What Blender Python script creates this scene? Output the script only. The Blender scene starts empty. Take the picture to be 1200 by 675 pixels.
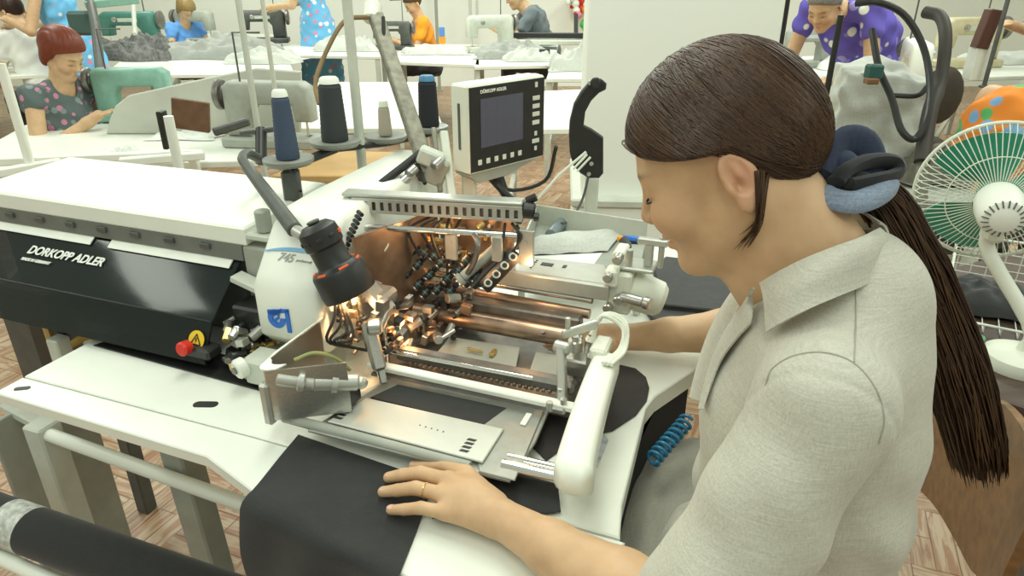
import bpy, bmesh, math, random, colorsys
import numpy as np
from mathutils import Vector, Matrix, Quaternion
random.seed(7); rng = np.random.default_rng(7)
SC = bpy.context.scene
COL = SC.collection
PI = math.pi
# ------------------------------------------------------------------ camera numbers
CF, CP, CH = 809.0, math.radians(24.7), 1.45          # focal length in px of a 1200 px frame, pitch, height
def ray(px, py):
    x = (px-600)/CF; y = (337.5-py)/CF
    return Vector((x, math.cos(CP)+y*math.sin(CP), -math.sin(CP)+y*math.cos(CP)))
def D(px, py, t): return Vector((0, 0, CH)) + ray(px, py)*t          # point at depth t
def Z(px, py, z):
    d = ray(px, py); return Vector((0, 0, CH)) + d*((z-CH)/d.z)      # point on the level z
YAW = math.radians(-20.5)
MM = Matrix.Translation((-.357, .887, 0)) @ Matrix.Rotation(YAW, 4, 'Z')   # frame of the sewing unit
MI = MM.inverted()
def M(u, v, z): return MM @ Vector((u, v, z))
def DM(px, py, t): return MI @ D(px, py, t)
def ZM(px, py, z): return MI @ Z(px, py, z)
I4 = Matrix.Identity(4)
# ------------------------------------------------------------------ materials
def nodes_of(name):
    m = bpy.data.materials.new(name); m.use_nodes = True
    nt = m.node_tree; b = nt.nodes['Principled BSDF']
    return m, nt, b
def pm(name, col, rough=.5, metal=0., var=.08, scale=25., bump=0., bscale=None, stretch=(1,1,1), spec=.5, alpha=1., trans=0., emit=None, estr=0., coat=0., detail=4.):
    m, nt, b = nodes_of(name)
    N = nt.nodes; L = nt.links
    tc = N.new('ShaderNodeTexCoord'); mp = N.new('ShaderNodeMapping'); mp.inputs['Scale'].default_value = stretch
    nz = N.new('ShaderNodeTexNoise'); nz.inputs['Scale'].default_value = scale; nz.inputs['Detail'].default_value = detail
    L.new(tc.outputs['Object'], mp.inputs['Vector']); L.new(mp.outputs['Vector'], nz.inputs['Vector'])
    rp = N.new('ShaderNodeValToRGB')
    c = Vector(col[:3])
    rp.color_ramp.elements[0].position = .3; rp.color_ramp.elements[1].position = .7
    rp.color_ramp.elements[0].color = tuple(max(0, x*(1-var)) for x in c)+(1,)
    rp.color_ramp.elements[1].color = tuple(min(1, x*(1+var)) for x in c)+(1,)
    L.new(nz.outputs['Fac'], rp.inputs['Fac']); L.new(rp.outputs['Color'], b.inputs['Base Color'])
    b.inputs['Roughness'].default_value = rough; b.inputs['Metallic'].default_value = metal
    b.inputs['Specular IOR Level'].default_value = spec
    b.inputs['Alpha'].default_value = alpha; b.inputs['Transmission Weight'].default_value = trans
    b.inputs['Coat Weight'].default_value = coat
    if emit:
        b.inputs['Emission Color'].default_value = tuple(emit)+(1,); b.inputs['Emission Strength'].default_value = estr
    if bump:
        n2 = N.new('ShaderNodeTexNoise'); n2.inputs['Scale'].default_value = bscale or scale*4; n2.inputs['Detail'].default_value = 3
        L.new(mp.outputs['Vector'], n2.inputs['Vector'])
        bp = N.new('ShaderNodeBump'); bp.inputs['Strength'].default_value = bump; bp.inputs['Distance'].default_value = .002
        L.new(n2.outputs['Fac'], bp.inputs['Height']); L.new(bp.outputs['Normal'], b.inputs['Normal'])
    return m
# ------------------------------------------------------------------ mesh builder
class MB:
    def __init__(s, xf=None):
        s.v = []; s.f = []; s.m = []; s.xf = xf or I4; s.mi = 0
    def add(s, vs, fs, mi=None):
        o = len(s.v); X = s.xf
        s.v.extend((X @ Vector(p))[:] for p in vs)
        for f in fs: s.f.append([o+i for i in f]); s.m.append(s.mi if mi is None else mi)
        return s
    def box(s, c, d, bev=.0015, rot=None, mi=None):
        h = [x/2 for x in d]; b = min(bev, min(h)*.8)
        R = rot or I4; T = Matrix.Translation(c) @ R.to_4x4()
        vs = []; ix = {}
        for sx in (-1, 1):
            for sy in (-1, 1):
                for sz in (-1, 1):
                    for a in range(3):
                        p = [sx*(h[0]-b), sy*(h[1]-b), sz*(h[2]-b)]
                        p[a] = (sx, sy, sz)[a]*h[a]
                        ix[(sx, sy, sz, a)] = len(vs); vs.append(T @ Vector(p))
        fs = []
        for a in range(3):
            o1, o2 = [i for i in range(3) if i != a]
            for sg in (-1, 1):
                q = []
                for (i, j) in ((-1,-1),(1,-1),(1,1),(-1,1)):
                    k = [0]*3; k[a] = sg; k[o1] = i; k[o2] = j; q.append(ix[(*k, a)])
                fs.append(q if (sg == 1) == (a != 1) else q[::-1])
        for a in range(3):
            o1, o2 = [i for i in range(3) if i != a]
            for i in (-1, 1):
                for j in (-1, 1):
                    q = []
                    for sg, ax in ((-1, o1), (1, o1), (1, o2), (-1, o2)):
                        k = [0]*3; k[a] = sg; k[o1] = i; k[o2] = j; q.append(ix[(*k, ax)])
                    fl = (i*j > 0) == (a != 1)
                    fs.append(q[::-1] if fl else q)
        for sx in (-1, 1):
            for sy in (-1, 1):
                for sz in (-1, 1):
                    q = [ix[(sx, sy, sz, a)] for a in range(3)]
                    fs.append(q if sx*sy*sz > 0 else q[::-1])
        return s.add(vs, fs, mi)
    def bar(s, p, q, w, t, bev=.001, up=(0,0,1), mi=None):
        p = Vector(p); q = Vector(q); x = (q-p); ln = x.length; x.normalize()
        u = Vector(up); y = u.cross(x)
        if y.length < 1e-4: y = Vector((0,1,0)).cross(x)
        y.normalize(); z = x.cross(y)
        R = Matrix((x, y, z)).transposed()
        return s.box((p+q)/2, (ln, w, t), bev, R, mi)
    def tube(s, pts, r, seg=10, closed=False, cap=True, mi=None, flat=1.0):
        P = [Vector(p) for p in pts]; n = len(P)
        rs = r if hasattr(r, '__len__') else [r]*n
        T = []
        for i in range(n):
            a = P[(i-1) % n] if (closed or i > 0) else P[i]; b = P[(i+1) % n] if (closed or i < n-1) else P[i]
            d = b-a; T.append(d.normalized() if d.length > 1e-9 else Vector((0,0,1)))
        u = T[0].orthogonal().normalized(); vs = []; fs = []
        for i in range(n):
            if i: 
                q = T[i-1].rotation_difference(T[i]); u = (q @ u); u = (u - T[i]*u.dot(T[i])).normalized()
            w = T[i].cross(u)
            for k in range(seg):
                a = 2*PI*k/seg; vs.append(P[i] + u*(math.cos(a)*rs[i]) + w*(math.sin(a)*rs[i]*flat))
        for i in range(n if closed else n-1):
            j = (i+1) % n
            for k in range(seg):
                l = (k+1) % seg; fs.append([i*seg+k, i*seg+l, j*seg+l, j*seg+k])
        if cap and not closed:
            fs.append(list(range(seg))[::-1]); fs.append([(n-1)*seg+k for k in range(seg)])
        return s.add(vs, fs, mi)
    def cyl(s, p, q, r, r2=None, seg=20, bev=0., mi=None):
        p = Vector(p); q = Vector(q); r2 = r if r2 is None else r2; d = (q-p)
        L = d.length
        if bev:
            return s.lathe([(0,0),(max(r-bev,0),0),(r,bev),(r2,L-bev),(max(r2-bev,0),L),(0,L)], p, d, seg, mi)
        return s.lathe([(0,0),(r,0),(r2,L),(0,L)], p, d, seg, mi)
    def lathe(s, prof, o=(0,0,0), ax=(0,0,1), seg=24, mi=None):
        ax = Vector(ax).normalized(); u = ax.orthogonal().normalized(); w = ax.cross(u); o = Vector(o)
        vs = []; fs = []; rows = []
        for (r, z) in prof:
            if r <= 1e-7: rows.append([len(vs)]); vs.append(o+ax*z)
            else:
                rows.append(list(range(len(vs), len(vs)+seg)))
                for k in range(seg):
                    a = 2*PI*k/seg; vs.append(o+ax*z+u*(r*math.cos(a))+w*(r*math.sin(a)))
        for A, B in zip(rows, rows[1:]):
            for k in range(seg):
                l = (k+1) % seg
                if len(A) == 1 and len(B) == 1: continue
                if len(A) == 1: fs.append([A[0], B[l], B[k]])
                elif len(B) == 1: fs.append([A[k], A[l], B[0]])
                else: fs.append([A[k], A[l], B[l], B[k]])
        return s.add(vs, fs, mi)
    def ball(s, c, r, seg=16, mi=None, rot=None):
        rr = r if hasattr(r, '__len__') else (r, r, r); R = (rot or I4).to_4x4(); c = Vector(c)
        n = seg//2; vs = [c + R @ Vector((0,0,-rr[2]))]; fs = []
        for i in range(1, n):
            a = -PI/2+PI*i/n
            for k in range(seg):
                b = 2*PI*k/seg; vs.append(c + R @ Vector((rr[0]*math.cos(a)*math.cos(b), rr[1]*math.cos(a)*math.sin(b), rr[2]*math.sin(a))))
        vs.append(c + R @ Vector((0,0,rr[2])))
        for k in range(seg): fs.append([0, 1+(k+1) % seg, 1+k])
        for i in range(n-2):
            for k in range(seg):
                l = (k+1) % seg; a = 1+i*seg; fs.append([a+k, a+l, a+seg+l, a+seg+k])
        a = 1+(n-2)*seg; e = len(vs)-1
        for k in range(seg): fs.append([a+k, a+(k+1) % seg, e])
        return s.add(vs, fs, mi)
    def prism(s, poly, z0, z1, F=None, bev=0., mi=None):
        F = F or I4; n = len(poly); P = [Vector((x, y, 0)) for x, y in poly]
        area = sum(P[i].x*P[(i+1) % n].y-P[(i+1) % n].x*P[i].y for i in range(n))
        if area < 0: P = P[::-1]
        def inset(b):
            out = []
            for i in range(n):
                a, c, d = P[i-1], P[i], P[(i+1) % n]
                e1 = (c-a).normalized(); e2 = (d-c).normalized()
                n1 = Vector((-e1.y, e1.x, 0)); n2 = Vector((-e2.y, e2.x, 0)); m = n1+n2
                k = 1+n1.dot(n2); out.append(c + m*(b/max(k, .3)))
            return out
        if z1 < z0: z0, z1 = z1, z0
        rings = [(P, z0), (P, z1)] if not bev else [(inset(bev), z0), (P, z0+bev), (P, z1-bev), (inset(bev), z1)]
        vs = []; fs = []
        for ring, z in rings: vs += [F @ Vector((q.x, q.y, z)) for q in ring]
        for r in range(len(rings)-1):
            for i in range(n):
                j = (i+1) % n; fs.append([r*n+i, r*n+j, (r+1)*n+j, (r+1)*n+i])
        fs.append(list(range(n))[::-1]); fs.append([(len(rings)-1)*n+i for i in range(n)])
        return s.add(vs, fs, mi)
    def sheet(s, G, th=.001, mi=None, closed=False):
        """G: rows of points; a skin of thickness th with closed rims."""
        A = np.array([[tuple(p) for p in r] for r in G]); n, m = A.shape[:2]
        du = np.gradient(A, axis=1); dv = np.gradient(A, axis=0); N = np.cross(du, dv)
        N /= (np.linalg.norm(N, axis=2, keepdims=True)+1e-12)
        B = A - N*th; vs = [Vector(p) for p in A.reshape(-1, 3)]+[Vector(p) for p in B.reshape(-1, 3)]
        fs = []; o = n*m
        for i in range(n-1):
            for j in range(m-1):
                a = i*m+j; fs.append([a, a+1, a+m+1, a+m]); fs.append([o+a, o+a+m, o+a+m+1, o+a+1])
        rim = [(0, j) for j in range(m)]+[(i, m-1) for i in range(1, n)]+[(n-1, j) for j in range(m-2, -1, -1)]+[(i, 0) for i in range(n-2, 0, -1)]
        for (a, b), (c, d) in zip(rim, rim[1:]+rim[:1]):
            p, q = a*m+b, c*m+d; fs.append([q, p, o+p, o+q])
        return s.add(vs, fs, mi)
    def build(s, name, mats, parent=None, angle=35):
        me = bpy.data.meshes.new(name)
        me.from_pydata(s.v, [], s.f)
        if not isinstance(mats, (list, tuple)): mats = [mats]
        for m in mats: me.materials.append(m)
        if len(mats) > 1: me.polygons.foreach_set('material_index', np.minimum(s.m, len(mats)-1))
        b = bmesh.new(); b.from_mesh(me); bmesh.ops.recalc_face_normals(b, faces=b.faces); b.to_mesh(me); b.free()
        me.polygons.foreach_set('use_smooth', [True]*len(me.polygons))
        try: me.set_sharp_from_angle(angle=math.radians(angle))
        except Exception: pass
        me.update()
        return link(name, me, parent)
def link(name, data, parent=None):
    o = bpy.data.objects.new(name, data); COL.objects.link(o)
    if parent is not None:
        o.parent = parent; o.matrix_parent_inverse = parent.matrix_basis.inverted() if parent.parent is None else I4
    return o
def tag(o, label, cat, group=None, kind=None):
    o['label'] = label; o['category'] = cat
    if group: o['group'] = group
    if kind: o['kind'] = kind
    return o
def thing(name, label, cat, loc=(0,0,0), rz=0., group=None):
    o = bpy.data.objects.new(name, None); COL.objects.link(o); o.empty_display_size = .05
    o.matrix_basis = Matrix.Translation(loc) @ Matrix.Rotation(rz, 4, 'Z')
    return tag(o, label, cat, group)
def struct(o): o['kind'] = 'structure'; return o
def copy_tree(o, mat=None, label=None, parent=None):
    c = o.copy(); COL.objects.link(c)
    if parent is not None:
        pi = o.matrix_parent_inverse.copy(); c.parent = parent; c.matrix_parent_inverse = pi
    if mat is not None: c.matrix_basis = mat
    if label: c['label'] = label
    for ch in list(o.children): copy_tree(ch, parent=c)
    return c
def text_mesh(name, txt, size, mtx, mat, parent, shear=0., bold=0., depth=.0006, align='LEFT'):
    cu = bpy.data.curves.new(name, 'FONT'); cu.body = txt; cu.size = size; cu.shear = shear; cu.extrude = depth; cu.offset = bold; cu.align_x = align
    o = bpy.data.objects.new(name, cu); COL.objects.link(o)
    dg = bpy.context.evaluated_depsgraph_get()
    me = bpy.data.meshes.new_from_object(o.evaluated_get(dg))
    bpy.data.objects.remove(o); me.transform(mtx); me.materials.clear(); me.materials.append(mat)
    return link(name, me, parent)
def frame(o, x, y):
    """matrix with origin o, local x and y axes given in world space"""
    x = Vector(x).normalized(); y = Vector(y); y = (y-x*y.dot(x)).normalized(); z = x.cross(y)
    m = Matrix((x, y, z)).transposed().to_4x4(); m.translation = Vector(o); return m
def spline(P, n):
    """Catmull-Rom through P, n samples"""
    P = [Vector(p) for p in P]; Q = [P[0]*2-P[1]]+P+[P[-1]*2-P[-2]]; out = []
    for i in range(n):
        t = i/(n-1)*(len(P)-1); k = min(int(t), len(P)-2); t -= k
        a, b, c, d = Q[k:k+4]
        out.append(.5*((2*b)+(c-a)*t+(2*a-5*b+4*c-d)*t*t+(3*b-a-3*c+d)*t**3))
    return out
# ------------------------------------------------------------------ implicit surfaces (one continuous skin)
def smin(a, b, k):
    h = np.clip(.5+.5*(b-a)/k, 0, 1); return b*(1-h)+a*h-k*h*(1-h)
def smax(a, b, k): return -smin(-a, -b, k)
def sd_cap(p, a, b, ra, rb):
    a = np.array(a, np.float32); b = np.array(b, np.float32); d = b-a; pa = p-a
    t = np.clip(pa@d/max(float(d@d), 1e-12), 0, 1); q = pa-t[:, None]*d
    return np.sqrt((q*q).sum(1))-(ra+(rb-ra)*t)
def sd_ell(p, c, r, R=None):
    q = p-np.array(c, np.float32)
    if R is not None: q = q@np.array(R, np.float32)      # columns of R: local axes
    r = np.array(r, np.float32); k0 = np.sqrt(((q/r)**2).sum(1)); k1 = np.sqrt(((q/(r*r))**2).sum(1))+1e-9
    return k0*(k0-1)/k1
def rotm(ax, ang): return np.array(Matrix.Rotation(ang, 3, ax))
def surf_nets(fn, lo, hi, h, coarse=4):
    lo = np.array(lo, float); hi = np.array(hi, float)
    n = (np.ceil((hi-lo)/(h*coarse)).astype(int)+1)*coarse
    nc = n//coarse
    ax = [lo[i]+(np.arange(nc[i])+.5)*h*coarse-.5*h for i in range(3)]
    G = np.stack(np.meshgrid(*ax, indexing='ij'), -1).reshape(-1, 3).astype(np.float32)
    c = fn(G).reshape(nc)
    near = np.abs(c) < h*coarse*1.5
    F = np.repeat(np.repeat(np.repeat(c, coarse, 0), coarse, 1), coarse, 2).astype(np.float32)
    nf = np.repeat(np.repeat(np.repeat(near, coarse, 0), coarse, 1), coarse, 2)
    ii = np.argwhere(nf); P = (lo+ii*h).astype(np.float32)
    vals = np.concatenate([fn(P[i:i+400000]) for i in range(0, len(P), 400000)]) if len(P) else np.zeros(0)
    F[nf] = vals
    S = F < 0
    # cells with sign change
    s8 = [S[i:n[0]-1+i, j:n[1]-1+j, k:n[2]-1+k] for i in (0,1) for j in (0,1) for k in (0,1)]
    cnt = sum(x.astype(np.int8) for x in s8); act = (cnt > 0) & (cnt < 8)
    ci = np.argwhere(act); idx = -np.ones(act.shape, np.int64); idx[act] = np.arange(len(ci))
    acc = np.zeros((len(ci), 3)); num = np.zeros(len(ci))
    offs = [(i, j, k) for i in (0,1) for j in (0,1) for k in (0,1)]
    cv = {o: F[ci[:,0]+o[0], ci[:,1]+o[1], ci[:,2]+o[2]] for o in offs}
    for o in offs:
        for a in range(3):
            if o[a] == 0:
                q = list(o); q[a] = 1; q = tuple(q)
                A, B = cv[o], cv[q]; m = (A < 0) != (B < 0)
                t = A[m]/(A[m]-B[m]); pt = np.repeat(np.array(o, float)[None], m.sum(), 0); pt[:, a] += t
                acc[m] += pt; num[m] += 1
    V = lo+(ci+acc/num[:, None])*h
    faces = []
    for a in range(3):
        b, d = (a+1) % 3, (a+2) % 3
        sl0 = [slice(1, -1)]*3; sl0[a] = slice(0, -1); sl1 = list(sl0); sl1[a] = slice(1, None)
        A = S[tuple(sl0)]; B = S[tuple(sl1)]; e = np.argwhere(A != B)
        if not len(e): continue
        base = e.copy(); base[:, b] += 1; base[:, d] += 1
        fl = A[tuple(e.T)]
        def cell(db, dd):
            q = base.copy(); q[:, b] -= db; q[:, d] -= dd; return idx[tuple(q.T)]
        q = np.stack([cell(1,1), cell(0,1), cell(0,0), cell(1,0)], 1)
        q[~fl] = q[~fl][:, ::-1]; faces.append(q)
    Fc = np.concatenate(faces); Fc = Fc[(Fc >= 0).all(1)]
    return V, Fc
def sdf_mesh(name, fn, lo, hi, h, mats, parent=None, matfn=None, xf=None, smooth=1):
    V, Fc = surf_nets(fn, lo, hi, h)
    # light relaxation
    for _ in range(smooth):
        S = np.zeros_like(V); N = np.zeros(len(V))
        for k in range(4):
            a, b = Fc[:, k], Fc[:, (k+1) % 4]
            np.add.at(S, a, V[b]); np.add.at(N, a, 1); np.add.at(S, b, V[a]); np.add.at(N, b, 1)
        V = V*.5+.5*S/np.maximum(N, 1)[:, None]
    W = V
    if xf is not None:
        X = np.array(xf); W = V@X[:3, :3].T+X[:3, 3]
    me = bpy.data.meshes.new(name); me.vertices.add(len(W)); me.vertices.foreach_set('co', W.astype(np.float32).ravel())
    me.loops.add(Fc.size); me.loops.foreach_set('vertex_index', Fc.astype(np.int32).ravel())
    me.polygons.add(len(Fc)); me.polygons.foreach_set('loop_start', np.arange(len(Fc), dtype=np.int32)*4)
    me.update(calc_edges=True); me.validate()
    if not isinstance(mats, (list, tuple)): mats = [mats]
    for m in mats: me.materials.append(m)
    if matfn is not None and len(me.polygons) == len(Fc):
        me.polygons.foreach_set('material_index', matfn(V[Fc].mean(1)).astype(np.int32))
    me.polygons.foreach_set('use_smooth', np.ones(len(me.polygons), bool))
    return link(name, me, parent)
# ------------------------------------------------------------------ camera, light, colour management
cam = bpy.data.cameras.new('camera'); co = bpy.data.objects.new('camera', cam); COL.objects.link(co)
cam.sensor_fit = 'HORIZONTAL'; cam.sensor_width = 36; cam.lens = 36*CF/1200; cam.clip_start = .02; cam.clip_end = 100
co.location = (0, 0, CH); co.rotation_euler = (PI/2-CP, 0, 0); SC.camera = co
SC.view_settings.view_transform = 'Standard'; SC.view_settings.look = 'None'
SC.view_settings.gamma = 1; SC.view_settings.use_curve_mapping = False; SC.view_settings.exposure = -.05
w = bpy.data.worlds.new('world'); SC.world = w; w.use_nodes = True
bg = w.node_tree.nodes['Background']; bg.inputs[0].default_value = (.93, 1.0, .86, 1); bg.inputs[1].default_value = .50
def area(name, loc, sx, sy, power, col=(.95, 1.0, .88), rot=(0,0,0)):
    l = bpy.data.lights.new(name, 'AREA'); l.shape = 'RECTANGLE'; l.size = sx; l.size_y = sy; l.energy = power; l.color = col
    o = bpy.data.objects.new(name, l); COL.objects.link(o); o.location = loc; o.rotation_euler = rot; return o
for i, y in enumerate((-.6, 1.6, 4.2, 7.0)):
    for x in (-3.2, -.2, 2.8):
        area('fluorescent_light', (x, y, 3.1), .5, 1.6, (24, 28, 46, 60)[i])
# ------------------------------------------------------------------ shared materials
m_white = pm('white_enamel', (.84,.87,.78), .38, var=.03, scale=12)
m_white2 = pm('white_worktop', (.80,.83,.75), .33, var=.04, scale=9)
m_cream = pm('cream_plastic', (.74,.77,.66), .45, var=.03)
m_plate = pm('dull_plate', (.36,.37,.33), .42, metal=.5, var=.08, scale=40)
m_steel = pm('brushed_steel', (.50,.50,.46), .30, metal=.9, var=.12, scale=60, stretch=(1,12,12))
m_steel2 = pm('satin_plate', (.52,.53,.48), .38, metal=.65, var=.06, scale=40)
m_dsteel = pm('dark_steel', (.22,.21,.19), .4, metal=.7, var=.2, scale=40)
m_chrome = pm('polished_rod', (.80,.79,.74), .14, metal=1., var=.04)
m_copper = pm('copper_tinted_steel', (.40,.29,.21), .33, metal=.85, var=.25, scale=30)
m_brass = pm('brass', (.62,.45,.16), .3, metal=.9, var=.15)
m_black = pm('black_plastic', (.018,.019,.018), .42, var=.2)
m_rubber = pm('black_rubber', (.02,.021,.02), .6, var=.2)
m_gray = pm('grey_paint', (.36,.38,.33), .5, var=.08)
m_lgray = pm('light_grey_paint', (.58,.61,.53), .5, var=.06)
m_dgray = pm('dark_grey_paint', (.09,.095,.085), .5, var=.15)
m_blue = pm('logo_blue', (.02,.16,.62), .45, var=.05)
m_lblue = pm('stripe_blue', (.20,.45,.72), .45, var=.05)
m_text = pm('print_white', (.85,.88,.82), .5, var=.02)
m_tgray = pm('print_grey', (.35,.38,.36), .5, var=.02)
m_red = pm('red_plastic', (.65,.03,.015), .4, var=.1)
m_yellow = pm('sticker_yellow', (.85,.58,.03), .5, var=.05)
m_orange = pm('orange_plastic', (.85,.32,.02), .4, var=.08)
m_wood = pm('oiled_wood', (.20,.095,.032), .35, var=.35, scale=6, stretch=(1.2,9,9), coat=.2)
m_teal = pm('teal_enamel', (.22,.42,.34), .4, var=.1)
def fabric(name, col, var=.15, sc=900, bump=.25, rough=.9, crease=.0):
    m, nt, b = nodes_of(name); N = nt.nodes; L = nt.links
    tc = N.new('ShaderNodeTexCoord')
    w1 = N.new('ShaderNodeTexNoise'); w2 = N.new('ShaderNodeTexNoise')
    m1 = N.new('ShaderNodeMapping'); m2 = N.new('ShaderNodeMapping')
    m1.inputs['Scale'].default_value = (1, 1, .06); m2.inputs['Scale'].default_value = (.06, .06, 1)
    for mp, w_ in ((m1, w1), (m2, w2)):
        L.new(tc.outputs['Object'], mp.inputs['Vector']); L.new(mp.outputs['Vector'], w_.inputs['Vector']); w_.inputs['Scale'].default_value = sc; w_.inputs['Detail'].default_value = 1
    w4 = N.new('ShaderNodeTexNoise'); w4.inputs['Scale'].default_value = sc*.6; w4.inputs['Detail'].default_value = 1; L.new(tc.outputs['Object'], w4.inputs['Vector'])
    a0 = N.new('ShaderNodeMath'); a0.operation = 'ADD'; L.new(w1.outputs['Fac'], a0.inputs[0]); L.new(w4.outputs['Fac'], a0.inputs[1])
    ad = N.new('ShaderNodeMath'); ad.operation = 'ADD'; L.new(a0.outputs[0], ad.inputs[0]); L.new(w2.outputs['Fac'], ad.inputs[1])
    rp = N.new('ShaderNodeValToRGB'); rp.color_ramp.elements[0].position = .35; rp.color_ramp.elements[1].position = .65
    hv = N.new('ShaderNodeMath'); hv.operation = 'MULTIPLY'; hv.inputs[1].default_value = .333; L.new(ad.outputs[0], hv.inputs[0]); L.new(hv.outputs[0], rp.inputs['Fac'])
    rp.color_ramp.elements[0].color = tuple(x*(1-var) for x in col)+(1,); rp.color_ramp.elements[1].color = tuple(min(1, x*(1+var)) for x in col)+(1,)
    L.new(rp.outputs['Color'], b.inputs['Base Color']); b.inputs['Roughness'].default_value = rough
    b.inputs['Sheen Weight'].default_value = .15
    n3 = N.new('ShaderNodeTexNoise'); n3.inputs['Scale'].default_value = 22; n3.inputs['Detail'].default_value = 3; L.new(tc.outputs['Object'], n3.inputs['Vector'])
    mx = N.new('ShaderNodeMath'); mx.operation = 'MULTIPLY_ADD'; mx.inputs[1].default_value = crease; L.new(n3.outputs['Fac'], mx.inputs[0]); L.new(hv.outputs[0], mx.inputs[2])
    bp = N.new('ShaderNodeBump'); bp.inputs['Strength'].default_value = bump; bp.inputs['Distance'].default_value = .002
    L.new(mx.outputs[0], bp.inputs['Height']); L.new(bp.outputs['Normal'], b.inputs['Normal'])
    return m
f_black = fabric('black_suiting', (.021,.022,.022), .2, crease=1.5)
f_dark = fabric('charcoal_suiting', (.045,.048,.048), .2, crease=1.5)
f_grey = fabric('grey_cloth', (.34,.35,.32), .15, sc=300, crease=4)
f_lgrey = fabric('pale_grey_cloth', (.55,.57,.52), .1, sc=300, crease=4)
f_linen = fabric('linen', (.52,.51,.43), .13, sc=700, bump=.3, crease=.6)
def vpt(px, py, v):
    d = D(px, py, 1); o = MI @ Vector((0,0,CH)); q = MI.to_3x3() @ (d-Vector((0,0,CH))); return o+q*((v-o.y)/q.y)
# ================================================================== WORKTOP with its stand
TZ = .82
tbl = thing('sewing_worktop', 'white sewing machine worktop carrying the pocket machine, with raised seam and oval slot', 'worktop', M(.1, .2, 0))
b = MB(MM)
TE = [ZM(x, y, TZ) for x, y in ((729,592),(757,478),(768,464),(816,432))]; TE = [(p.x, p.y) for p in TE]
front = [(-.49,-.105),(-.044,-.113),(.069,-.15),(.32,-.203),(.50,-.225),(.545,-.16),(.552,-.062),(-.012,-.051),(-.49,-.052)]
b.prism([(x, y) for x, y in front[:6]]+[(.552,-.0645),(-.012,-.0535),(-.49,-.0545)], TZ-.022, TZ-.0008, bev=.002)
b.prism([(-.49,-.052),(-.012,-.051),(.545,-.061)]+TE+[(.645,.6),(.70,.97),(.10,.97),(.0,.46),(-.49,.46)], TZ-.034, TZ, bev=.002)
top = b.build('tabletop', m_white2, tbl)
# oval slot and the small one near the corner
for px, py, a, w_ in ((241, 474, .018, .0085), (26, 455, .010, .005)):
    c = ZM(px, py, TZ); ov = [(c.x+(a if math.cos(t) > 0 else -a)*.6+w_*math.cos(t), c.y+.004*(1 if math.cos(t) > 0 else -1)+w_*math.sin(t)) for t in [2*PI*k/24 for k in range(24)]]
    MB(MM).prism(ov, TZ-.004, TZ+.0006).build('oval_slot', m_black, top)
MB(MM).prism([(-.469,.066),(-.452,.103),(-.45,.13),(-.05,.12),(-.066,.049)], TZ, TZ+.0025, bev=.0008).build('rubber_inlay', m_black, tbl)
b = MB(MM); b.prism([(.50,-.12),(.536,-.12),(TE[0][0]-.006,TE[0][1]),(TE[1][0]-.004,TE[1][1]+.01),(TE[3][0]-.01,TE[3][1]+.012),(.54,.40)], .62, TZ-.034, bev=.002)
b.build('side_panel', pm('matt_black', (.012,.012,.012), .85), tbl)
b = MB(MM); b.tube([ZM(57,509,.6), ZM(288,592,.6)], .0135, 18); b.build('front_rail', m_white, tbl)
for px, py in ((46, 508),):
    c = ZM(px, py, .6); MB(MM).box((c.x, c.y+.01, .31), (.05, .05, .62), .004).build('leg', m_lgray, tbl)
    MB(MM).bar((c.x-.01, c.y+.02, .605), (c.x-.20, c.y+.07, .575), .03, .02, .003).build('tie_bar', m_lgray, tbl)
    MB(MM).box((c.x-.14, c.y+.10, .30), (.012, .22, .58), .002).build('end_panel', m_gray, tbl)
    MB(MM).bar((c.x+.05, c.y+.06, .60), (c.x+.05, c.y+.06, .8), .03, .03, .003).build('leg_bracket', m_lgray, tbl)
# splayed channel leg in the middle
p0 = ZM(200, 553, .60); p1 = ZM(213, 668, .20)
MB(MM).bar((p0.x, p0.y+.03, .66), (p0.x+.07, p0.y+.0, .0), .055, .05, .004, up=(0,1,0)).build('leg', m_gray, tbl)
MB(MM).bar((p0.x+.04, p0.y+.03, .05), (p0.x+.30, p0.y+.06, .28), .035, .025, .003).build('brace', m_gray, tbl)
MB(MM).box((p0.x+.22, p0.y+.14, .35), (.16, .12, .3), .01).build('drive_box', m_dgray, tbl)
MB(MM).box((.40, .55, .40), (.06, .06, .78), .004).build('leg', m_lgray, tbl)
# pale cables and clutter below the rail
pc = thing('pedal_unit', 'dark foot pedal housing with white cap on the floor under the worktop rail', 'pedal', M(-.02, .08, 0))
MB(MM).box((-.02, .10, .20), (.16, .12, .40), .01).build('housing', m_dgray, pc)
MB(MM).ball((-.055, .02, .43), (.014, .014, .022), 14).build('cap', m_white, pc)

# ================================================================== SEWING UNIT
mc = thing('pocket_sewing_machine', 'white automatic pocket sewing machine with copper-lit clamps and rods', 'sewing machine', M(.1, .2, TZ))
def P(name, b, mat, parent=None, angle=35): return b.build(name, mat, parent or mc, angle)
# --- arm housing: runs back along v, front face slanted above the emblem
b = MB(MM)
FX = Matrix(((0,0,1,0),(1,0,0,0),(0,1,0,0),(0,0,0,1)))   # local (x,y,z) -> (u=z, v=x, z=y)
prof = [(.128,.87),(.100,.90),(.100,.985),(.116,1.005),(.172,1.072),(.198,1.088),(.30,1.094),(.60,1.098),(.60,.87)]
b.prism(prof, -.112, .018, FX, bev=.010)
arm = P('arm_housing', b, m_white, angle=50)
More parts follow.
